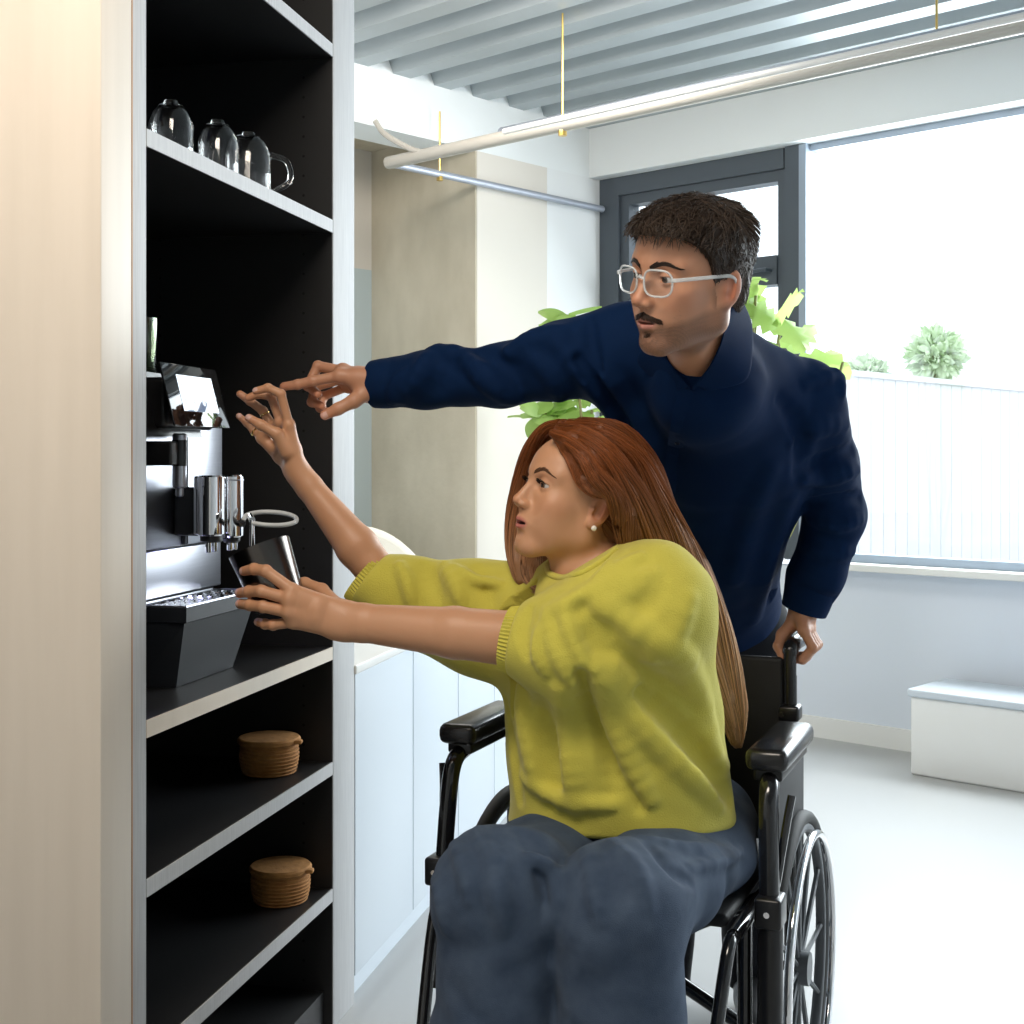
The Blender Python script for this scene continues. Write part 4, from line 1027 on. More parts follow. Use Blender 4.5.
# hair ----------------------------------------------------------
WG=[ # guides (px,py,depth,radius)
 [(552,433,2.215,.006),(568,440,2.185,.010),(585,456,2.160,.014),(596,474,2.150,.015),(612,490,2.155,.015),(624,512,2.185,.022),(632,545,2.22,.022),(645,585,2.27,.020)],
 [(558,428,2.225,.008),(582,434,2.185,.014),(606,454,2.160,.020),(628,490,2.18,.026),(652,535,2.235,.030),(680,585,2.30,.028),(702,640,2.34,.026),(722,695,2.38,.022),(734,742,2.40,.008)],
 [(568,424,2.245,.008),(602,430,2.205,.016),(632,455,2.20,.024),(652,500,2.225,.030),(677,548,2.27,.032),(704,603,2.33,.030),(724,658,2.37,.026),(735,708,2.40,.022),(738,745,2.41,.010)],
 [(578,423,2.275,.010),(616,434,2.25,.022),(642,468,2.255,.030),(660,520,2.28,.034),(690,572,2.33,.034),(714,628,2.37,.030),(729,680,2.40,.024),(734,728,2.41,.012)],
 [(588,428,2.31,.012),(622,445,2.31,.028),(640,490,2.31,.034),(655,540,2.33,.034),(680,590,2.37,.032),(704,640,2.40,.026),(722,690,2.42,.014)],
 [(600,500,2.25,.010),(612,530,2.25,.018),(620,560,2.27,.022),(632,600,2.31,.020)],
 [(560,423,2.27,.006),(544,430,2.30,.010),(530,450,2.335,.012),(520,480,2.365,.013),(513,515,2.375,.012),(513,550,2.36,.012),(520,580,2.33,.010)],
 [(566,423,2.28,.006),(550,432,2.33,.014),(536,462,2.37,.018),(528,505,2.39,.018),(524,545,2.375,.018),(528,572,2.34,.020),(540,586,2.31,.016),(556,590,2.29,.008)],
 [(556,436,2.215,.006),(567,449,2.195,.010),(576,466,2.180,.011),(583,481,2.175,.011),(596,491,2.165,.010),(612,494,2.165,.010),(626,510,2.18,.014)],
 [(560,500,2.38,.015),(548,540,2.38,.020),(544,565,2.35,.022),(548,590,2.32,.014)],
]
def w_cap(p):
    q=W2L(p); d=ell(q,(-.008,0,.048),(.101,.082,.088))
    d=smin(d,ell(q,(-.060,0,.0),(.055,.070,.070)),.03)
    # keep off the face: hairline rises from the ear to the forehead
    hl=np.interp(np.abs(q[:,1]),[0,.02,.045,.062,.075],[.073,.072,.056,.030,.014]).astype(F32)
    xl=np.interp(q[:,2],[-.06,-.01,.02,.045,.062,.082,.105,.14],[-.020,-.022,-.002,.022,.042,.066,.090,.12]).astype(F32)
    d=smax(d,(q[:,0]-xl)*F32(.9),.006)
    d=smax(d,-(ell(q,(-.004,.079,-.006),(.022,.03,.036))),.006) 
    return d*F32(whs)
def w_hairbase(p):
    d=w_cap(p)
    for g in WG:
        pts=[P(a,b,c) for a,b,c,r in g]; rr=[r*.86 for *_,r in g]; d=smin(d,chain(p,pts,rr,.01),.012)
    q=W2L(p); 
    d=smax(d,-ell(q,(.079,0,-.02),(.052,.068,.092))*F32(whs),.006)
    return d
V,Q=surface(w_hairbase,(.0,2.05,.70),(.47,2.52,1.32),.003); V,Q=keep_big(V,Q,.02); V=relax(V,Q,2,.5)
rgh=np.random.default_rng(2)
def haircol(n,t): 
    a=np.array([.235,.070,.020]); b=np.array([.66,.39,.20]); v=rgh.uniform(.55,1.35,n)[:,None]; return (a+(b-a)*t)*v
tb=np.clip((1.20-V[:,2])/.36,0,1)[:,None]; T=(np.array([.235,.070,.020])*(1-tb)+np.array([.62,.36,.18])*tb)*.62
hp=[(V,Q,T,0)]
allp=[];allr=[];allt=[]
K=26
for gi,g in enumerate(WG):
    G=np.array([P(a,b,c) for a,b,c,r in g]); R_=np.array([r for *_,r in g]); full=bez(G,8); rr=np.interp(np.linspace(0,len(g)-1,len(full)),np.arange(len(g)),R_)
    T_=np.gradient(full,axis=0); T_/=np.linalg.norm(T_,axis=1)[:,None]; u=np.cross(T_,(0,1,0)); u/=np.linalg.norm(u,axis=1)[:,None]; w_=np.cross(T_,u)
    N=int(420*len(g)/8)
    ph=rgh.uniform(0,2*math.pi,N); rad=np.sqrt(rgh.uniform(.55,1.12,N)); s0=rgh.uniform(0,.35,N)*(rgh.uniform(0,1,N)<.5); s1=1-rgh.uniform(0,.14,N)
    for i in range(N):
        t=np.linspace(s0[i],s1[i],K)*(len(full)-1); a=np.clip(t.astype(int),0,len(full)-2); fr=(t-a)[:,None]
        c=full[a]*(1-fr)+full[a+1]*fr; uu=u[a]; ww=w_[a]; r=np.interp(t,np.arange(len(full)),rr)*rad[i]; tw=ph[i]+.5*np.sin(t*.13+ph[i])
        allp.append(c+uu*(r*np.cos(tw))[:,None]+ww*(r*np.sin(tw))[:,None]+rgh.normal(0,.0006,3)); 
        allr.append(.00085*np.sin(np.linspace(.35,math.pi-.15,K))**.5)
        allt.append(None)
A=np.array(allp); Rr=np.array(allr); tz=np.clip((1.22-A[:,:,2])/.38,0,1)[:,:,None]**1.3; TT=(np.array([.235,.070,.020])*(1-tz)+np.array([.70,.43,.23])*tz)*rgh.uniform(.55,1.35,len(A))[:,None,None]
# strands over the cap, combed from the parting down and back
vn=normals(V,Q); ql=W2L(V.astype(F32)); sel=np.where((ql[:,2]>.03)&(np.abs(w_cap(V.astype(F32)))<.004))[0]; sel=rgh.choice(sel,1500)
cp=[]
for i in sel:
    p=V[i].copy(); n=vn[i]; path=[p+n*.0012]; yl=ql[i,1]; 
    for k in range(11):
        q=W2L(p[None].astype(F32))[0]; fl=np.array([-.8 if q[0]<.05 else -.35,(.9 if yl>-.012 else -.9)*max(0.,q[2])/.13,-.25-2.6*max(0,.10-q[2])]); fl=WR@fl
        fl-=n*(fl@n); fl/=np.linalg.norm(fl)+1e-9; p=p+fl*.0085
        for _ in range(2):
            e=.002; S=np.array([p+V3(e,0,0),p-V3(e,0,0),p+V3(0,e,0),p-V3(0,e,0),p+V3(0,0,e),p-V3(0,0,e),p],F32); d=w_hairbase(S); n=V3(d[0]-d[1],d[2]-d[3],d[4]-d[5]); n/=np.linalg.norm(n)+1e-9; p=p-n*d[6]
        path.append(p+n*.0012)
    cp.append(path)
cp=np.array(cp); Rc=np.tile(.0008*np.sin(np.linspace(.3,2.9,12))**.5,(len(cp),1)); Tc=haircol(len(cp),np.full((len(cp),1),.12))
v1=strands(A,Rr,TT); v2=strands(cp,Rc,Tc)
hair=meshobj('hair',hp+[(*v1,0),(*v2,0)],[M['hair']],woman)

# ================================================================== the cup she holds
m0=P(259,547.5,2.335); m1=P(281,606,2.322); ax=(m1-m0); ax/=np.linalg.norm(ax)
cupM=look_frame(-ax,m1,up=(0,1,0)); Hc=np.linalg.norm(m1-m0)
cup=empty('metal_cup',m1,'dark polished metal cup tilted in the seated person\'s hand','cup')
mb=MB(); mb.lathe([(0,0),(.040,0),(.0445,.004),(.0545,Hc-.002),(.0545,Hc),(.0530,Hc),(.0430,.006),(0,.005)],48,M4=cupM); mb.build('cup_body',M['darksteel'],cup)
hx=cupM[:3,:3]@V3(1,0,0); sgn=1 if (cupM[:3,:3]@V3(1,0,0))[0]>0 else -1
mb=MB()
def cl(x,y,z): return cupM[:3,:3]@V3(x,y,z)+m1
best=max(np.linspace(0,2*math.pi,72),key=lambda a:(cl(math.cos(a),math.sin(a),0)-m1)@V3(.35,.93,0))
cs_,sn_=math.cos(best),math.sin(best)
mb.tube(bez([cl(.050*cs_,.050*sn_,Hc*.80),cl(.070*cs_,.070*sn_,Hc*.78),cl(.076*cs_,.076*sn_,Hc*.5),cl(.066*cs_,.066*sn_,Hc*.24),cl(.046*cs_,.046*sn_,Hc*.22)],6),.0032,10,flat=(1,1.8)); mb.build('handle',M['darksteel'],cup)

# ================================================================== the man
SKIN=SK_M
mn_root=V3(.52,2.98,0)
man=empty('person',mn_root,'standing person with short dark hair, clear glasses and navy shirt, leaning over and pointing','person')
mh=dict(skin=SK_M,lip=(.42,.17,.13),eye=(.078,.032,.022),facew=.060,jaw=.052,open=.0012,eyeopen=.0046,gaze=-.0016,liner=.7,beard=(.060,.035,.026),earx=-.012,nose=.001)
mhs=.965; MR=headframe(53,10,12); MHC=P(730,290,2.05)-MR[:,1]*.078*mhs+MR[:,0]*.010
M2L=lambda p:((p-MHC.astype(F32))@MR.astype(F32))/F32(mhs)
def ML(v): return MHC+MR@(np.array(v,float)*mhs)
m_neck=P(706,362,2.25); m_shR=P(630,343,2.40); m_shL=P(803,400,2.46)
m_elR=P(502,375,2.46); m_wrR=P(381,384,2.56); m_elL=P(836,512,2.62); 
G0=W(.25,.375,.855); Gp=lambda t,o=0,u=0: G0+BV*t+RV*o+V3(0,0,u)
m_wrL=Gp(.085,.012,.060)
m_ch=P(734,440,2.52); m_be=P(714,540,2.70); m_hp=V3(.435,2.95,.86)
MSH=(m_shL-m_shR); MSH/=np.linalg.norm(MSH)
def m_neck_sdf(p):
    d=rc(p,ML((-.020,0,-.045)),m_neck+V3(.002,.03,.0),.055,.059); d=smin(d,rc(p,ML((.005,0,-.055)),m_neck+V3(-.004,.012,-.002),.046,.042),.02)
    d=smin(d,rc(p,m_neck+V3(0,.07,-.06),m_shL-V3(0,0,.02),.045,.04),.03); d=smin(d,rc(p,m_neck+V3(0,.07,-.06),m_shR-V3(0,0,.02),.045,.04),.03); return d
def m_head(p): return smin(head_sdf(M2L(p),mh)*F32(mhs),m_neck_sdf(p),.016)
V,Q=surface(m_head,MHC-V3(.17,.17,.26),MHC+V3(.19,.22,.17),.0016); V,Q=keep_big(V,Q); V=relax(V,Q,1,.4)
T=head_tint(M2L(V.astype(F32)),mh); pieces=[(V,Q,T,0)]
gz=P(215,420,2.4)-MHC
for sg in (1,-1):
    c=ML((mh['eye'][0]-.0008,sg*mh['eye'][1],mh['eye'][2])); g=gz/np.linalg.norm(gz)*.3+MR[:,0]*.6+MR[:,1]*.15
    v,q,t=eyeball(c,MR,g,.0126*mhs,(.05,.03,.018)); pieces.append((v,q,t,1))
def m_torso(p):
    d=loft(p,[m_hp,m_be,m_ch,P(722,385,2.43)],[.13,.12,.14,.11],[.09,.085,.095,.06],[RV,RV,MSH,MSH],.03)
    for sg in (1,-1):
        h=m_hp+V3(sg*.09,0,-.04); k=h*V3(1,1,0)+V3(0,-.02,.47); a=h*V3(1,1,0)+V3(sg*.01,.05,.09)
        d=smin(d,limb(p,[h,k,a],[.08,.055,.036]),.02)
    d=smin(d,limb(p,[m_shR,m_elR,m_elR*.3+m_wrR*.7],[.044,.034,.028]),.02); d=smin(d,limb(p,[m_shL,m_elL,m_elL*.3+m_wrL*.7],[.044,.034,.028]),.02); return d
V,Q=surface(m_torso,(-.25,2.15,.03),(.8,3.15,1.55),.008); pieces.append((V,Q,np.tile(SK_M,(len(V),1)),0))
HM=dict(s=1.14,wrist=P(372,385,2.555),lat=V3(.02,-.85,.50),fr=.0083,
  fingers=[[P(340,376,2.540),P(313,381,2.545),P(298,384.5,2.55),P(284,386.5,2.555)],
           [P(343,371,2.565),P(318,366,2.585),P(308,386,2.58),P(318,394,2.560)],
           [P(345,378,2.590),P(316,386,2.61),P(312,402,2.60),P(322,406,2.580)],
           [P(349,386,2.61),P(324,396,2.630),P(320,408,2.62),P(328,412,2.60)]],
  thumb=[P(366,392,2.535),P(354,401,2.520),P(338,409,2.515),P(325,415,2.515)])
HM['nails']=[(HM['thumb'][3],HM['thumb'][2],V3(0,-1,-.1))]
V,Q,T,_f=hand_piece(HM,m_elR,SK_M,wr_r=.032,mid=.032,el_r=.030); pieces.append((V,Q,T,0))
fg=[]
for t in (.035,.056,.077,.096):
    fg.append([Gp(t,.022,.030),Gp(t-.004,.040,-.002),Gp(t-.004,.020,-.025),Gp(t-.002,-.002,-.026)])
HG=dict(s=1.0,wrist=m_wrL+V3(0,0,.012),lat=-BV*1.0,fr=.0090,fingers=fg,thumb=[Gp(.07,-.004,.040),Gp(.048,-.022,.018),Gp(.030,-.026,-.002),Gp(.020,-.016,-.022)])
V,Q,T,_f=hand_piece(HG,m_elL,SK_M,wr_r=.031,mid=.032,el_r=.030); pieces.append((V,Q,T,0))
mbody=meshobj('body',pieces,[M['skin'],M['eye']],man)

# shirt ----------------------------------------------------------
fr_dir=np.cross(MSH,(0,0,1)); 
axR=(m_wrR-m_elR)/np.linalg.norm(m_wrR-m_elR); axL=(m_wrL-m_elL)/np.linalg.norm(m_wrL-m_elL)
scufR=P(378,384,2.558); scufL=m_wrL-axL*.012
def shirt0(p):
    d=loft(p,[m_hp+V3(0,0,.02),m_be,m_ch,P(722,385,2.42)],[.150,.136,.168,.135],[.125,.12,.125,.085],[RV,RV,MSH,MSH],.03)
    d=smin(d,rc(p,P(720,372,2.36),m_shR+V3(.01,0,-.01),.062,.066),.05); d=smin(d,rc(p,P(722,372,2.37),m_shL+V3(-.01,0,0),.062,.070),.05)
    d=smin(d,rc(p,m_neck+V3(.006,.040,-.035),m_neck+V3(-.004,.004,.026),.080,.066),.05)
    d=smin(d,rc(p,m_neck+V3(.008,.055,-.045),P(730,425,2.48),.078,.120),.09)
    d=smin(d,rc(p,P(612,372,2.43),P(672,450,2.50),.055,.075),.05)
    d=smin(d,chain(p,[m_shR,m_shR*.45+m_elR*.55,m_elR,m_elR*.4+m_wrR*.6,scufR],[.076,.066,.058,.052,.044],.02),.04)
    d=smin(d,chain(p,[m_shL,m_shL*.45+m_elL*.55,m_elL,m_elL*.35+m_wrL*.65,scufL],[.076,.066,.058,.054,.046],.02),.012)
    return d+wob(p,26,.0030,.7)+wob(p,60,.0010,2.)
SF=[([(430,352),(420,372),(400,398)],.016,.014,.007),([(462,345),(450,370),(432,398)],.015,.013,-.0025),([(455,350),(480,366),(505,398)],.016,.014,.006),
    ([(395,352),(420,346),(450,352)],.016,.012,.007),([(405,372),(395,385),(392,402)],.010,.010,.005),([(480,352),(505,362),(520,385)],.016,.014,-.005),([(510,352),(535,340),(560,332)],.020,.016,.010),
    ([(530,355),(550,375),(560,398)],.014,.014,.005),([(560,345),(590,380),(620,420),(650,480)],.018,.018,.008),([(580,360),(615,405),(645,455)],.014,.014,-.006),([(600,365),(640,420),(665,500)],.015,.015,.005),
    ([(590,320),(592,345),(600,370)],.010,.01,-.005),([(470,365),(490,385),(515,400)],.014,.012,.006),
    ([(795,440),(815,430),(845,425)],.015,.014,.006),([(800,470),(825,460),(852,450)],.016,.014,-.006),([(805,480),(830,478),(856,470)],.014,.012,.007),([(808,505),(835,500),(860,498)],.014,.012,-.006),
    ([(812,520),(838,525),(860,520)],.014,.012,.006),([(805,545),(830,555),(852,552)],.013,.012,.005),([(800,590),(820,600),(840,600)],.012,.012,-.005),([(780,400),(800,430),(800,470)],.014,.014,-.005),([(805,385),(835,375),(842,392)],.012,.010,.006),
    ([(770,470),(750,520),(735,580)],.018,.018,.004),([(790,500),(770,560),(755,620)],.016,.016,.004)]
sh1=with_folds(shirt0,SF,2.0,gain=1.9,ks=1.4)
def shirt(p):
    d=sh1(p)
    d=np.where(p[:,0]<0,smax(d,plane(p,scufR,axR),.004),d)
    nl=(np.linalg.norm(p-scufL.astype(F32),axis=1)<.10)&(p[:,0]>scufL[0]-.062)
    d=np.where(nl,smax(d,plane(p,scufL,axL),.004),d)
    d=smax(d,-rc(p,scufR-axR*.03,scufR+axR*.06,.040,.042),.002); d=smax(d,-rc(p,scufL-axL*.02,scufL+axL*.05,.0385,.040),.002)
    d=smax(d,-rc(p,m_neck+V3(.006,.026,.018),ML((-.02,0,-.03)),.059,.072),.004)
    d=smax(d,-chain(p,[P(697,330,2.12),P(694,352,2.13),P(690,381,2.17)],[.050,.036,.008]),.003)
    d=smax(d,-chain(p,[P(697,330,2.20),P(694,352,2.20),P(690,381,2.22)],[.050,.036,.008]),.003)
    d=smax(d,-plane(p,m_hp-V3(0,0,.06),V3(0,0,1)),.006)
    return d
V,Q=surface(shirt,(-.30,2.10,.72),(.80,3.16,1.56),.0040); V,Q=keep_big(V,Q,.03); V=relax(V,Q,2,.5)
shm=meshobj('shirt',[(V,Q,None,0)],[M['shirt']],man); print('shirt',len(V))
cuff('shirt_cuff',scufR+axR*-.020,axR,.0465,.0455,.055,shm,M['shirt'],48,0)
cuff('shirt_cuff',scufL-axL*.020,axL,.0475,.0450,.055,shm,M['shirt'],48,0)
# collar: two leaves folded down from the neck
def collar_leaf(inner,outer,lift):
    n=14; I=bez([np.array(q,float) for q in inner],6); O=bez([np.array(q,float) for q in outer],6)
    I=np.array([I[int(round(t))] for t in np.linspace(0,len(I)-1,n)]); O=np.array([O[int(round(t))] for t in np.linspace(0,len(O)-1,n)]); vs=[]
    def surf(f,px,py,fb,off):
        h=P(px,py,-fb) if fb<0 else hit(f,px,py,2.0,2.7)
        if h is None: h=P(px,py,abs(fb))
        r=h-V3(0,0,EYE); return h-r/np.linalg.norm(r)*off
    for i in range(n):
        a=surf(m_neck_sdf,I[i][0],I[i][1],I[i][2],.012); b=surf(shirt,O[i][0],O[i][1],O[i][2],.007)
        dpt=a-V3(0,0,.010)-(V3(0,0,EYE)-a)/np.linalg.norm(V3(0,0,EYE)-a)*.006
        vs.append(dpt)
        for k in range(7):
            t=k/6; c=a*(1-t)+b*t; r=V3(0,0,EYE)-c; r/=np.linalg.norm(r)
            c=c+(r*.8+V3(0,0,.6))*lift*math.sin(math.pi*min(1,t*1.0+.12))*.9
            vs.append(c)
    k=8; fs=[(i*k+j,(i+1)*k+j,(i+1)*k+j+1,i*k+j+1) for i in range(n-1) for j in range(k-1)]
    mb=MB(); mb.add(vs,fs,True); ob=mb.build('collar',M['shirt'],shm); sd=ob.modifiers.new('s','SOLIDIFY'); sd.thickness=.003; sd.offset=0; ss=ob.modifiers.new('u','SUBSURF'); ss.levels=1; ss.render_levels=1
collar_leaf([(736,296,-2.18),(731,306,-2.112),(726,322,-2.085),(719,346,-2.12),(706,370,-2.165),(692,386,-2.198)],[(742,295,-2.24),(744,304,-2.18),(752,322,-2.195),(753,348,-2.21),(746,382,-2.208),(706,391,-2.200)],.005)
collar_leaf([(658,343,-2.20),(667,357,-2.218),(675,370,-2.208),(690,386,-2.198)],[(643,347,-2.28),(637,361,-2.300),(651,377,-2.29),(681,392,-2.212)],.004)
pl=onsurf(shirt,[(690,390),(683,410),(677,440),(671,480),(664,520),(658,560)],.001,5,2.0)
def ribbon(pts,w,th,name,m,parent,lat):
    vs=[];n=len(pts)
    for p in pts:
        for a,b in ((-w,0),(-w,th),(w,th),(w,0)): vs.append(p+lat*a+V3(-.6,-.8,0)*b)
    fs=[(4*i+j,4*(i+1)+j,4*(i+1)+(j+1)%4,4*i+(j+1)%4) for i in range(n-1) for j in range(4)]+[(0,1,2,3),(4*n-1,4*n-2,4*n-3,4*n-4)]
    mb=MB(); mb.add(vs,fs,False); return mb.build(name,m,parent)
if len(pl)>3: ribbon([p+V3(-.6,-.8,0)*.0005 for p in pl],.0135,.0035,'placket',M['shirt'],shm,MSH)
for (a,b) in ((679,442),(668,500)):
    h=hit(shirt,a,b,2.0)
    if h is not None:
        mb=MB(); mb.lathe([(0,.0028),(.0040,.0028),(.0052,.0018),(.0052,0)],16,M4=look_frame((-.6,-.8,.05),h+V3(-.6,-.8,0)*.0045)); mb.build('button',M['button'],shm)
# trousers, shoes
def trs(p):
    d=loft(p,[m_hp+V3(0,0,-.0),m_hp+V3(0,0,-.09)],[.165,.165],[.118,.12],[V3(1,0,0)]*2)
    for sg in (1,-1):
        h=m_hp+V3(sg*.09,0,-.06); k=h*V3(1,1,0)+V3(0,-.02,.47); a=h*V3(1,1,0)+V3(sg*.01,.05,.07)
        d=smin(d,chain(p,[h,k,a],[.095,.075,.062],.02),.02)
    return smax(d+wob(p,20,.003),-plane(p,V3(0,0,.045),V3(0,0,1)),.004)
V,Q=surface(trs,(.18,2.7,.03),(.72,3.15,.95),.007); V,Q=keep_big(V,Q,.05); meshobj('trousers',[(V,Q,None,0)],[M['trousers']],man)
for sg in (1,-1):
    a=m_hp*V3(1,1,0)+V3(sg*.10,.06,0); b=a+V3(-.03,-.19,0)
    f=lambda p:smax(smin(chain(p,[a+V3(0,0,.06),a+V3(-.01,-.08,.045),b+V3(0,0,.030)],[.045,.042,.036],.01),ell(p,b+V3(0,0,.025),(.045,.055,.035)),.02),-plane(p,V3(0,0,.004),V3(0,0,1)),.003)
    V,Q=surface(f,np.minimum(a,b)-V3(.08,.08,.02),np.maximum(a,b)+V3(.08,.08,.14),.004); meshobj('shoe',[(V,Q,None,0)],[M['shoe']],man)

# hair of the man -------------------------------------------------
def m_cap(p):
    q=M2L(p); s=np.abs(q[:,1])
    d=ell(q,(-.004,0,.045),(.096,.076,.083)); d=smin(d,ell(q,(.030,0,.052),(.064,.064,.062)),.02)
    th=np.interp(q[:,2],[-.06,.0,.04,.07,.10,.13],[.004,.005,.007,.011,.014,.013]).astype(F32)+np.interp(q[:,0],[-.1,-.05,.0,.06,.1],[.006,.003,.0,.003,.007]).astype(F32)*np.clip(q[:,2]/.06,0,1)
    d=smin(d,ell(q,(-.058,0,-.005),(.040,.055,.060)),.02)-th
    # hairline
    zl=np.interp(q[:,0],[-.11,-.08,-.045,-.028,-.012,.004,.016,.024,.034,.050,.070,.085,.12],[-.060,-.060,-.045,-.012,.022,.004,-.002,.024,.050,.070,.084,.088,.088]).astype(F32)
    d=smax(d,(zl-q[:,2])*F32(.8),.004)
    return d*F32(mhs)
V,Q=surface(m_cap,MHC-V3(.16,.16,.14),MHC+V3(.16,.17,.18),.0024); V,Q=keep_big(V,Q,.05); V=relax(V,Q,1,.5)
ql=M2L(V.astype(F32)); rgm=np.random.default_rng(8)
fade=np.clip((.045-ql[:,2])/.05,0,1)[:,None]*(np.abs(ql[:,1:2])>.03)
T=np.array([.030,.020,.015])*(1-fade)+np.array([.085,.050,.036])*fade
vn=normals(V,Q); sel=rgm.choice(len(V),5200); cp=[];ct=[];cr=[]
for i in sel:
    q=ql[i].astype(float); n=MR.T@vn[i]; p=q.copy()
    if n@(q-np.array([0,0,.04]))<0: continue
    topness=np.clip((q[2]-.055)/.05,0,1); L=.006+.022*topness; 
    if q[0]<-.06 and q[2]>-.02: L=max(L,.016)
    if q[0]>.02: fl=V3(.75,.45,-.15)
    elif q[0]>-.04: fl=V3(.35,.35,-.2)
    else: fl=V3(-.4,.15,-.8)
    if topness<.3: fl=V3(-.45,0,-.9)
    fl=fl+rgm.normal(0,.28,3); fl-=n*(fl@n); fl/=np.linalg.norm(fl); lift=.15+.25*topness*rgm.uniform(0,1)+(.25 if q[0]<-.05 and q[2]>.05 else 0)
    path=[p-n*.001]
    for k in range(1,5):
        t=k/4; path.append(p+fl*L*t+n*(lift*L*t*(1-.35*t)+.0005)+V3(0,0,-.002)*t*t)
    cp.append(path); ct.append(np.array([.055,.038,.028])*rgm.uniform(.4,1.7)); cr.append([.0008,.0008,.0007,.0005,.0002])
cp=np.array(cp)@(MR*mhs).T+MHC; v=strands(cp,np.array(cr),np.array(ct))
meshobj('hair',[(V,Q,T,0),(*v,0)],[M['hair']],man)
# moustache, chin stubble, brows
mp=[];mr=[];mt=[]
def facehair(n,gen,L,r,col,seed):
    rg=np.random.default_rng(seed); c0=[]
    for i in range(n):
        q,fl=gen(rg); c0.append((q,fl))
    Y=np.array([q[1] for q,_ in c0]); Z=np.array([q[2] for q,_ in c0]); F_=np.array([f/np.linalg.norm(f) for _,f in c0]); l=L*rg.uniform(.6,1.2,len(Y)); X0=drop(Y,Z,mh); pp=[np.stack([X0+.0002,Y,Z],1)]
    for k,t in ((1,.5),(2,1.)):
        y=Y+F_[:,1]*l*t; z=Z+F_[:,2]*l*t; x=np.maximum(drop(y,z,mh)+.0011,X0-.004); pp.append(np.stack([x,y,z],1))
    for i in range(len(Y)):
        mp.append([pp[0][i],pp[1][i],pp[2][i]]); mr.append([r,r*.9,r*.3]); mt.append(np.array(col)*rg.uniform(.6,1.5))
def gm(rg):
    y=rg.uniform(-.028,.028); return V3(0,y,-.0345-abs(y)*.36+rg.uniform(-.0030,.0028)),V3(.25,y*30,-.75)
facehair(900,gm,.0060,.00042,(.035,.018,.012),1)
def gc(rg):
    return V3(0,rg.uniform(-.007,.007),-.069+rg.uniform(-.004,.004)),V3(.2,0,-1)
facehair(50,gc,.003,.00025,(.05,.03,.02),2)
def gj(rg):
    y=rg.uniform(-.055,.055); return V3(0,y,-.062-.03*rg.uniform(0,1)**.7+ (abs(y)>.03)*(abs(y)-.03)*1.5),V3(.1,y*8,-1)
facehair(500,gj,.0018,.00018,(.15,.09,.065),4)
mp=np.array(mp)@(MR*mhs).T+MHC; v=strands(mp,np.array(mr),np.array(mt)); meshobj('moustache',[(*v,0)],[M['hair']],man)
for sg in (1,-1):
    v=brow_strands((MR*mhs,MHC),sg,[(.010,.0375),(.022,.0425),(.036,.0450),(.052,.0395)],380,.00045,.0080,(.024,.015,.011),mh,13+sg,.0036); meshobj('eyebrow',[(*v,0)],[M['hair']],man)
# glasses
gls=MB(); 
def GL(x,y,z): return ML((x,y,z))
def rimpts(sg,n=40,sc=1):
    out=[]
    for i in range(n):
        a=2*math.pi*i/n; c,s_=math.cos(a),math.sin(a); e=3.2; rx=abs(c)**(2/e)*.0255*sc*(1 if c>0 else -1); rz=abs(s_)**(2/e)*.0205*sc*(1 if s_>0 else -1)
        rx*=1-.10*(s_<0)*abs(s_)
        y=.0335+rx; x=.1075-.012*((y-.0)/.06)**2+.002; out.append(GL(x,sg*y,.0165+rz))
    return out
g1=MB()
for sg in (1,-1): g1.tube(rimpts(sg),.0017,8,closed=True)
g1.tube(bez([GL(.1085,.0085,.0215),GL(.1115,0,.0245),GL(.1085,-.0085,.0215)],6),.0021,8)
gf=g1.build('glasses_frame',M['acetate'],man)
for sg in (1,-1):
    mb=MB(); mb.tube(bez([GL(.0985,sg*.0585,.023),GL(.092,sg*.068,.024),GL(.04,sg*.0765,.024),GL(-.004,sg*.083,.023),GL(-.018,sg*.084,.012),GL(-.024,sg*.082,-.004)],5),.0023,8,flat=(.8,1.3)); mb.build('temple',M['acetate'],gf)
    r=rimpts(sg,40,.97); c=sum(r)/len(r); mb=MB(); vs=[c]+r; fs=[(0,i+1,(i+1)%40+1) for i in range(40)]; mb.add(vs,fs,True); mb.build('lens',M['pane'],gf)

# ================================================================== the wheelchair
wc=empty('wheelchair',WC+BV*.15,'black manual wheelchair in which the person in the yellow-green sweater sits','wheelchair')
def tb(pts,r,m='tube_black',name='frame_tube',par=None,n=14,k=6):
    mb=MB(); mb.tube(bez([W(*q) for q in pts],k) if len(pts)>2 else [W(*q) for q in pts],r,n); return mb.build(name,M[m],par or wc)
fm=MB()
def T_(pts,r=.0125,k=5): fm.tube(bez([W(*q) for q in pts],k) if len(pts)>2 else [W(*q) for q in pts],r,12)
for s in (-1,1):
    T_([(s*.25,-.10,.46),(s*.25,.40,.46)]); T_([(s*.25,-.06,.20),(s*.25,.40,.20)]); T_([(s*.25,.39,.12),(s*.25,.39,.50)])
    T_([(s*.25,-.02,.12),(s*.25,-.02,.46)])
    T_([(s*.25,-.10,.46),(s*.25,-.15,.44),(s*.235,-.24,.22),(s*.22,-.28,.10)],.011)
T_([(-.25,.10,.20),(.25,.10,.46)]); T_([(.25,.14,.20),(-.25,.14,.46)])
FRM=fm.build('frame',M['tube_black'],wc)
mb=MB(); fmx=frame(RV,BV,WC); mb.box((-.235,-.08,.462),(.235,.385,.485),fmx,0,.01); mb.build('seat',M['vinyl'],wc)
mb=MB(); mb.box((-.238,.380,.52),(.238,.398,.835),fmx,0,.008); mb.build('backrest',M['vinyl'],wc)
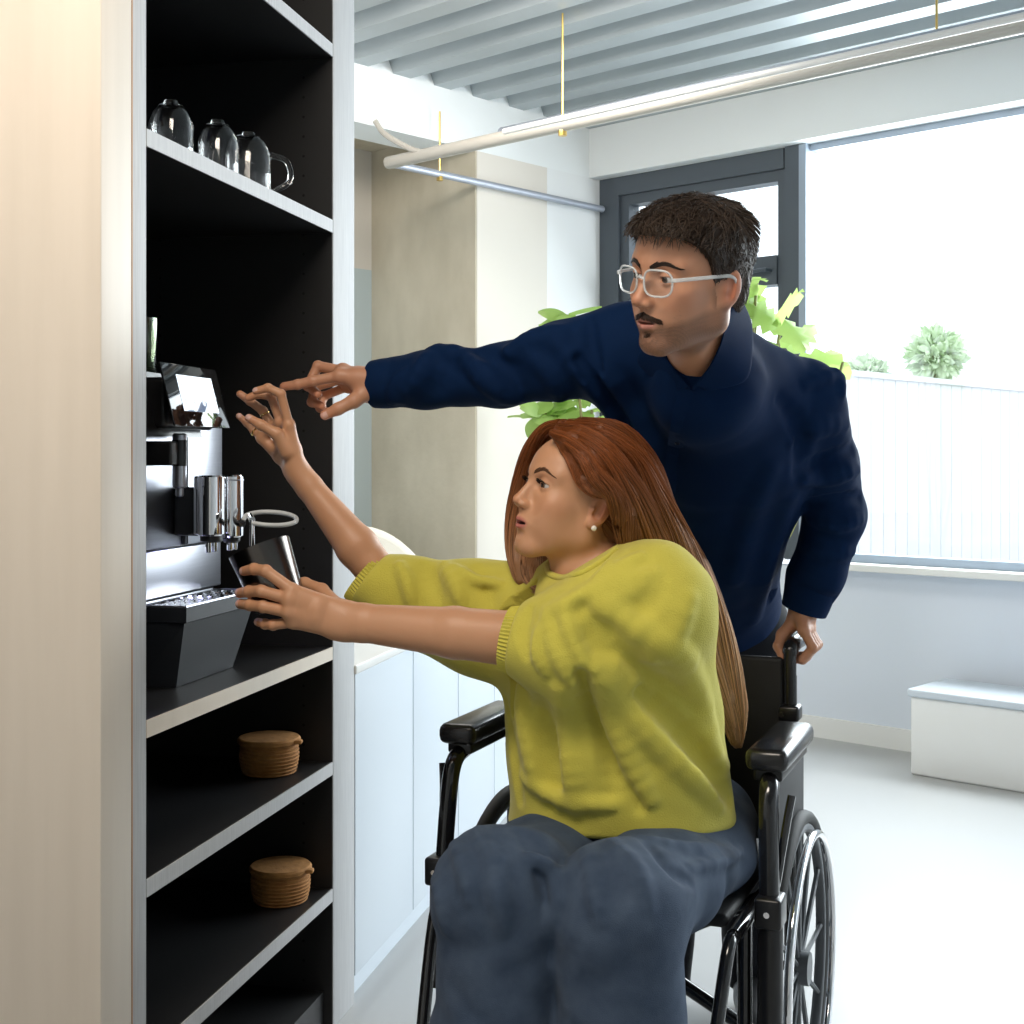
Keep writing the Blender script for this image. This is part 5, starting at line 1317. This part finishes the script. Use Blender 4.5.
for s in (-1,1):
    mb=MB(); mb.tube([W(s*.25,.39,.46),W(s*.25,.39,.80)],.0125,12); mb.build('back_cane',M['tube_black'],wc)
    mb=MB(); pts=bez([W(s*.25,.388,.74),W(s*.25,.383,.82),W(s*.25,.392,.852),W(s*.25,.43,.857),W(s*.25,.50,.857)],6); mb.tube(pts,[.0125]*10+[.0155]*(len(pts)-10),14); ph=mb.build('push_handle',M['pad'],wc)
    mb=MB(); mb.box((s*.25-.02,.365,.715),(s*.25+.02,.41,.745),fmx,0,.006); mb.tube([W(s*.25-.012,.362,.73),W(s*.25-.012,.355,.73)],.005,8); mb.build('clamp',M['black_plastic'],ph)
    # armrest pad
    mb=MB(); mb.box((s*.28-.036,.0,.700),(s*.28+.036,.27,.738),fmx,0,.014); pad=mb.build('armrest_pad',M['pad'],wc)
    mb=MB(); mb.box((s*.28-.024,.02,.682),(s*.28+.024,.26,.702),fmx,0,.004); mb.build('pad_bracket',M['black_plastic'],pad)
    # front post curving down
    mb=MB(); mb.tube(bez([W(s*.28,.12,.690),W(s*.28,.05,.688),W(s*.285,.006,.668),W(s*.288,-.012,.60),W(s*.292,-.025,.46),W(s*.292,-.03,.30)],6),.0165 if s>0 else .0155,14); po=mb.build('armrest_post',M['tube_black'],wc)
    mb=MB(); mb.tube([W(s*.294,-.026,.50),W(s*.294,-.032,.28)],.021,12); mb.box((s*.294-.022,-.055,.46),(s*.294+.022,-.0,.51),fmx,0,.006); mb.build('post_socket',M['black_plastic'],po)
    mb=MB(); mb.tube([W(s*.294-s*.0,-.050,.487),W(s*.294,-.062,.487)],.005,8); mb.build('bolt',M['chrome'],po)
    if s>0: mb=MB(); mb.box((s*.260-.004,.06,.47),(s*.275+.004,.37,.69),fmx,0,.004); mb.build('side_guard',M['vinyl'],wc)
    # rear wheel
    wc_=(s*.286,.275,.285); 
    def circ(R,rr,off=0,n=72,sec=10,m='rubber',nm='tyre',par=None):
        mb=MB(); mb.tube([W(wc_[0]+off,wc_[1]+R*math.cos(a),wc_[2]+R*math.sin(a)) for a in np.linspace(0,2*math.pi,n,endpoint=False)],rr,sec,closed=True); return mb.build(nm,M[m],par or wc)
    rw=circ(.268,.0135,0,m='rubber',nm='rear_wheel')
    circ(.250,.010,0,m='wheel_grey',nm='rim',par=rw); circ(.240,.008,s*.024,m='chrome',nm='handrim',par=rw)
    mb=MB(); mb.tube([W(wc_[0]-.02,wc_[1],wc_[2]),W(wc_[0]+.02,wc_[1],wc_[2])],.03,16); hb=mb.build('hub',M['wheel_grey'],rw)
    mb=MB()
    for i in range(12):
        a=i*math.pi/6; mb.tube([W(wc_[0],wc_[1]+.02*math.cos(a),wc_[2]+.02*math.sin(a)),W(wc_[0],wc_[1]+.250*math.cos(a),wc_[2]+.250*math.sin(a))],.005,6)
    mb.build('spokes',M['wheel_grey'],rw)
    mb=MB(); mb.tube([W(s*.24,wc_[1],wc_[2]),W(wc_[0],wc_[1],wc_[2])],.009,8); mb.build('axle',M['tube_black'],rw)
    # caster and footrest
    cx=(s*.25,-.03,.10); mb=MB(); mb.tube([W(cx[0],cx[1]+.072*math.cos(a),.10-.015+.072*math.sin(a)) for a in np.linspace(0,2*math.pi,32,endpoint=False)],.013,8,closed=True); cs_w=mb.build('caster_wheel',M['rubber'],wc)
    mb=MB(); mb.lathe([(0,-.01),(.062,-.008),(.062,.008),(0,.01)],24,M4=look_frame(RV,W(cx[0],cx[1],.085))); mb.build('caster_disc',M['wheel_grey'],cs_w)
    mb=MB(); mb.tube([W(cx[0]+.022,cx[1],.085),W(cx[0]+.022,cx[1],.16),W(cx[0],cx[1],.17),W(cx[0],cx[1],.2)],.007,8); mb.build('caster_fork',M['tube_black'],cs_w)
    mb=MB(); mb.box((s*.13-.075,-.40,.085),(s*.13+.075,-.24,.10),fmx,0,.005); mb.box((s*.21-.01,-.30,.085),(s*.23+.01,-.26,.12),fmx); mb.build('footplate',M['black_plastic'],wc)
    mb=MB(); mb.tube([W(s*.30,-.01,.52),W(s*.312,.02,.62),W(s*.318,.03,.66)],.007,8); mb.build('brake_lever',M['tube_black'],wc)
# ------------------------------------------------------------------ light
sc_=bpy.context.scene
w=bpy.data.worlds.new('overcast_sky'); sc_.world=w; w.use_nodes=True
bg=w.node_tree.nodes['Background']; bg.inputs[0].default_value=(.86,.93,1,1); bg.inputs[1].default_value=2.1
def area(name,loc,to,size,size_y,e,col):
    L=bpy.data.lights.new(name,'AREA'); L.shape='RECTANGLE'; L.size=size; L.size_y=size_y; L.energy=e; L.color=col
    o=bpy.data.objects.new(name,L); COL.objects.link(o); o.location=tuple(loc)
    o.rotation_euler=(Vector(tuple(to))-Vector(tuple(loc))).to_track_quat('-Z','Y').to_euler(); return o
wl=rp(-.5,3.2,2.2); area('daylight_window',wl,rp(3.5,3.6,.9),4.5,2.0,330,(.93,.97,1))
area('fill_light',(-.4,.9,2.72),(-.35,2.0,.8),1.1,.5,32,(1,.89,.76))  # added warm fill for faces and arms; no fixture hangs here
area('fill_light',(-.2,4.3,2.72),(-.3,5.2,.6),1.4,.5,30,(1,.93,.84))  # added fill that brightens the back wall and concrete pier
sc_.view_settings.view_transform='Standard'; sc_.view_settings.look='None'; sc_.view_settings.gamma=1; sc_.view_settings.exposure=0.12
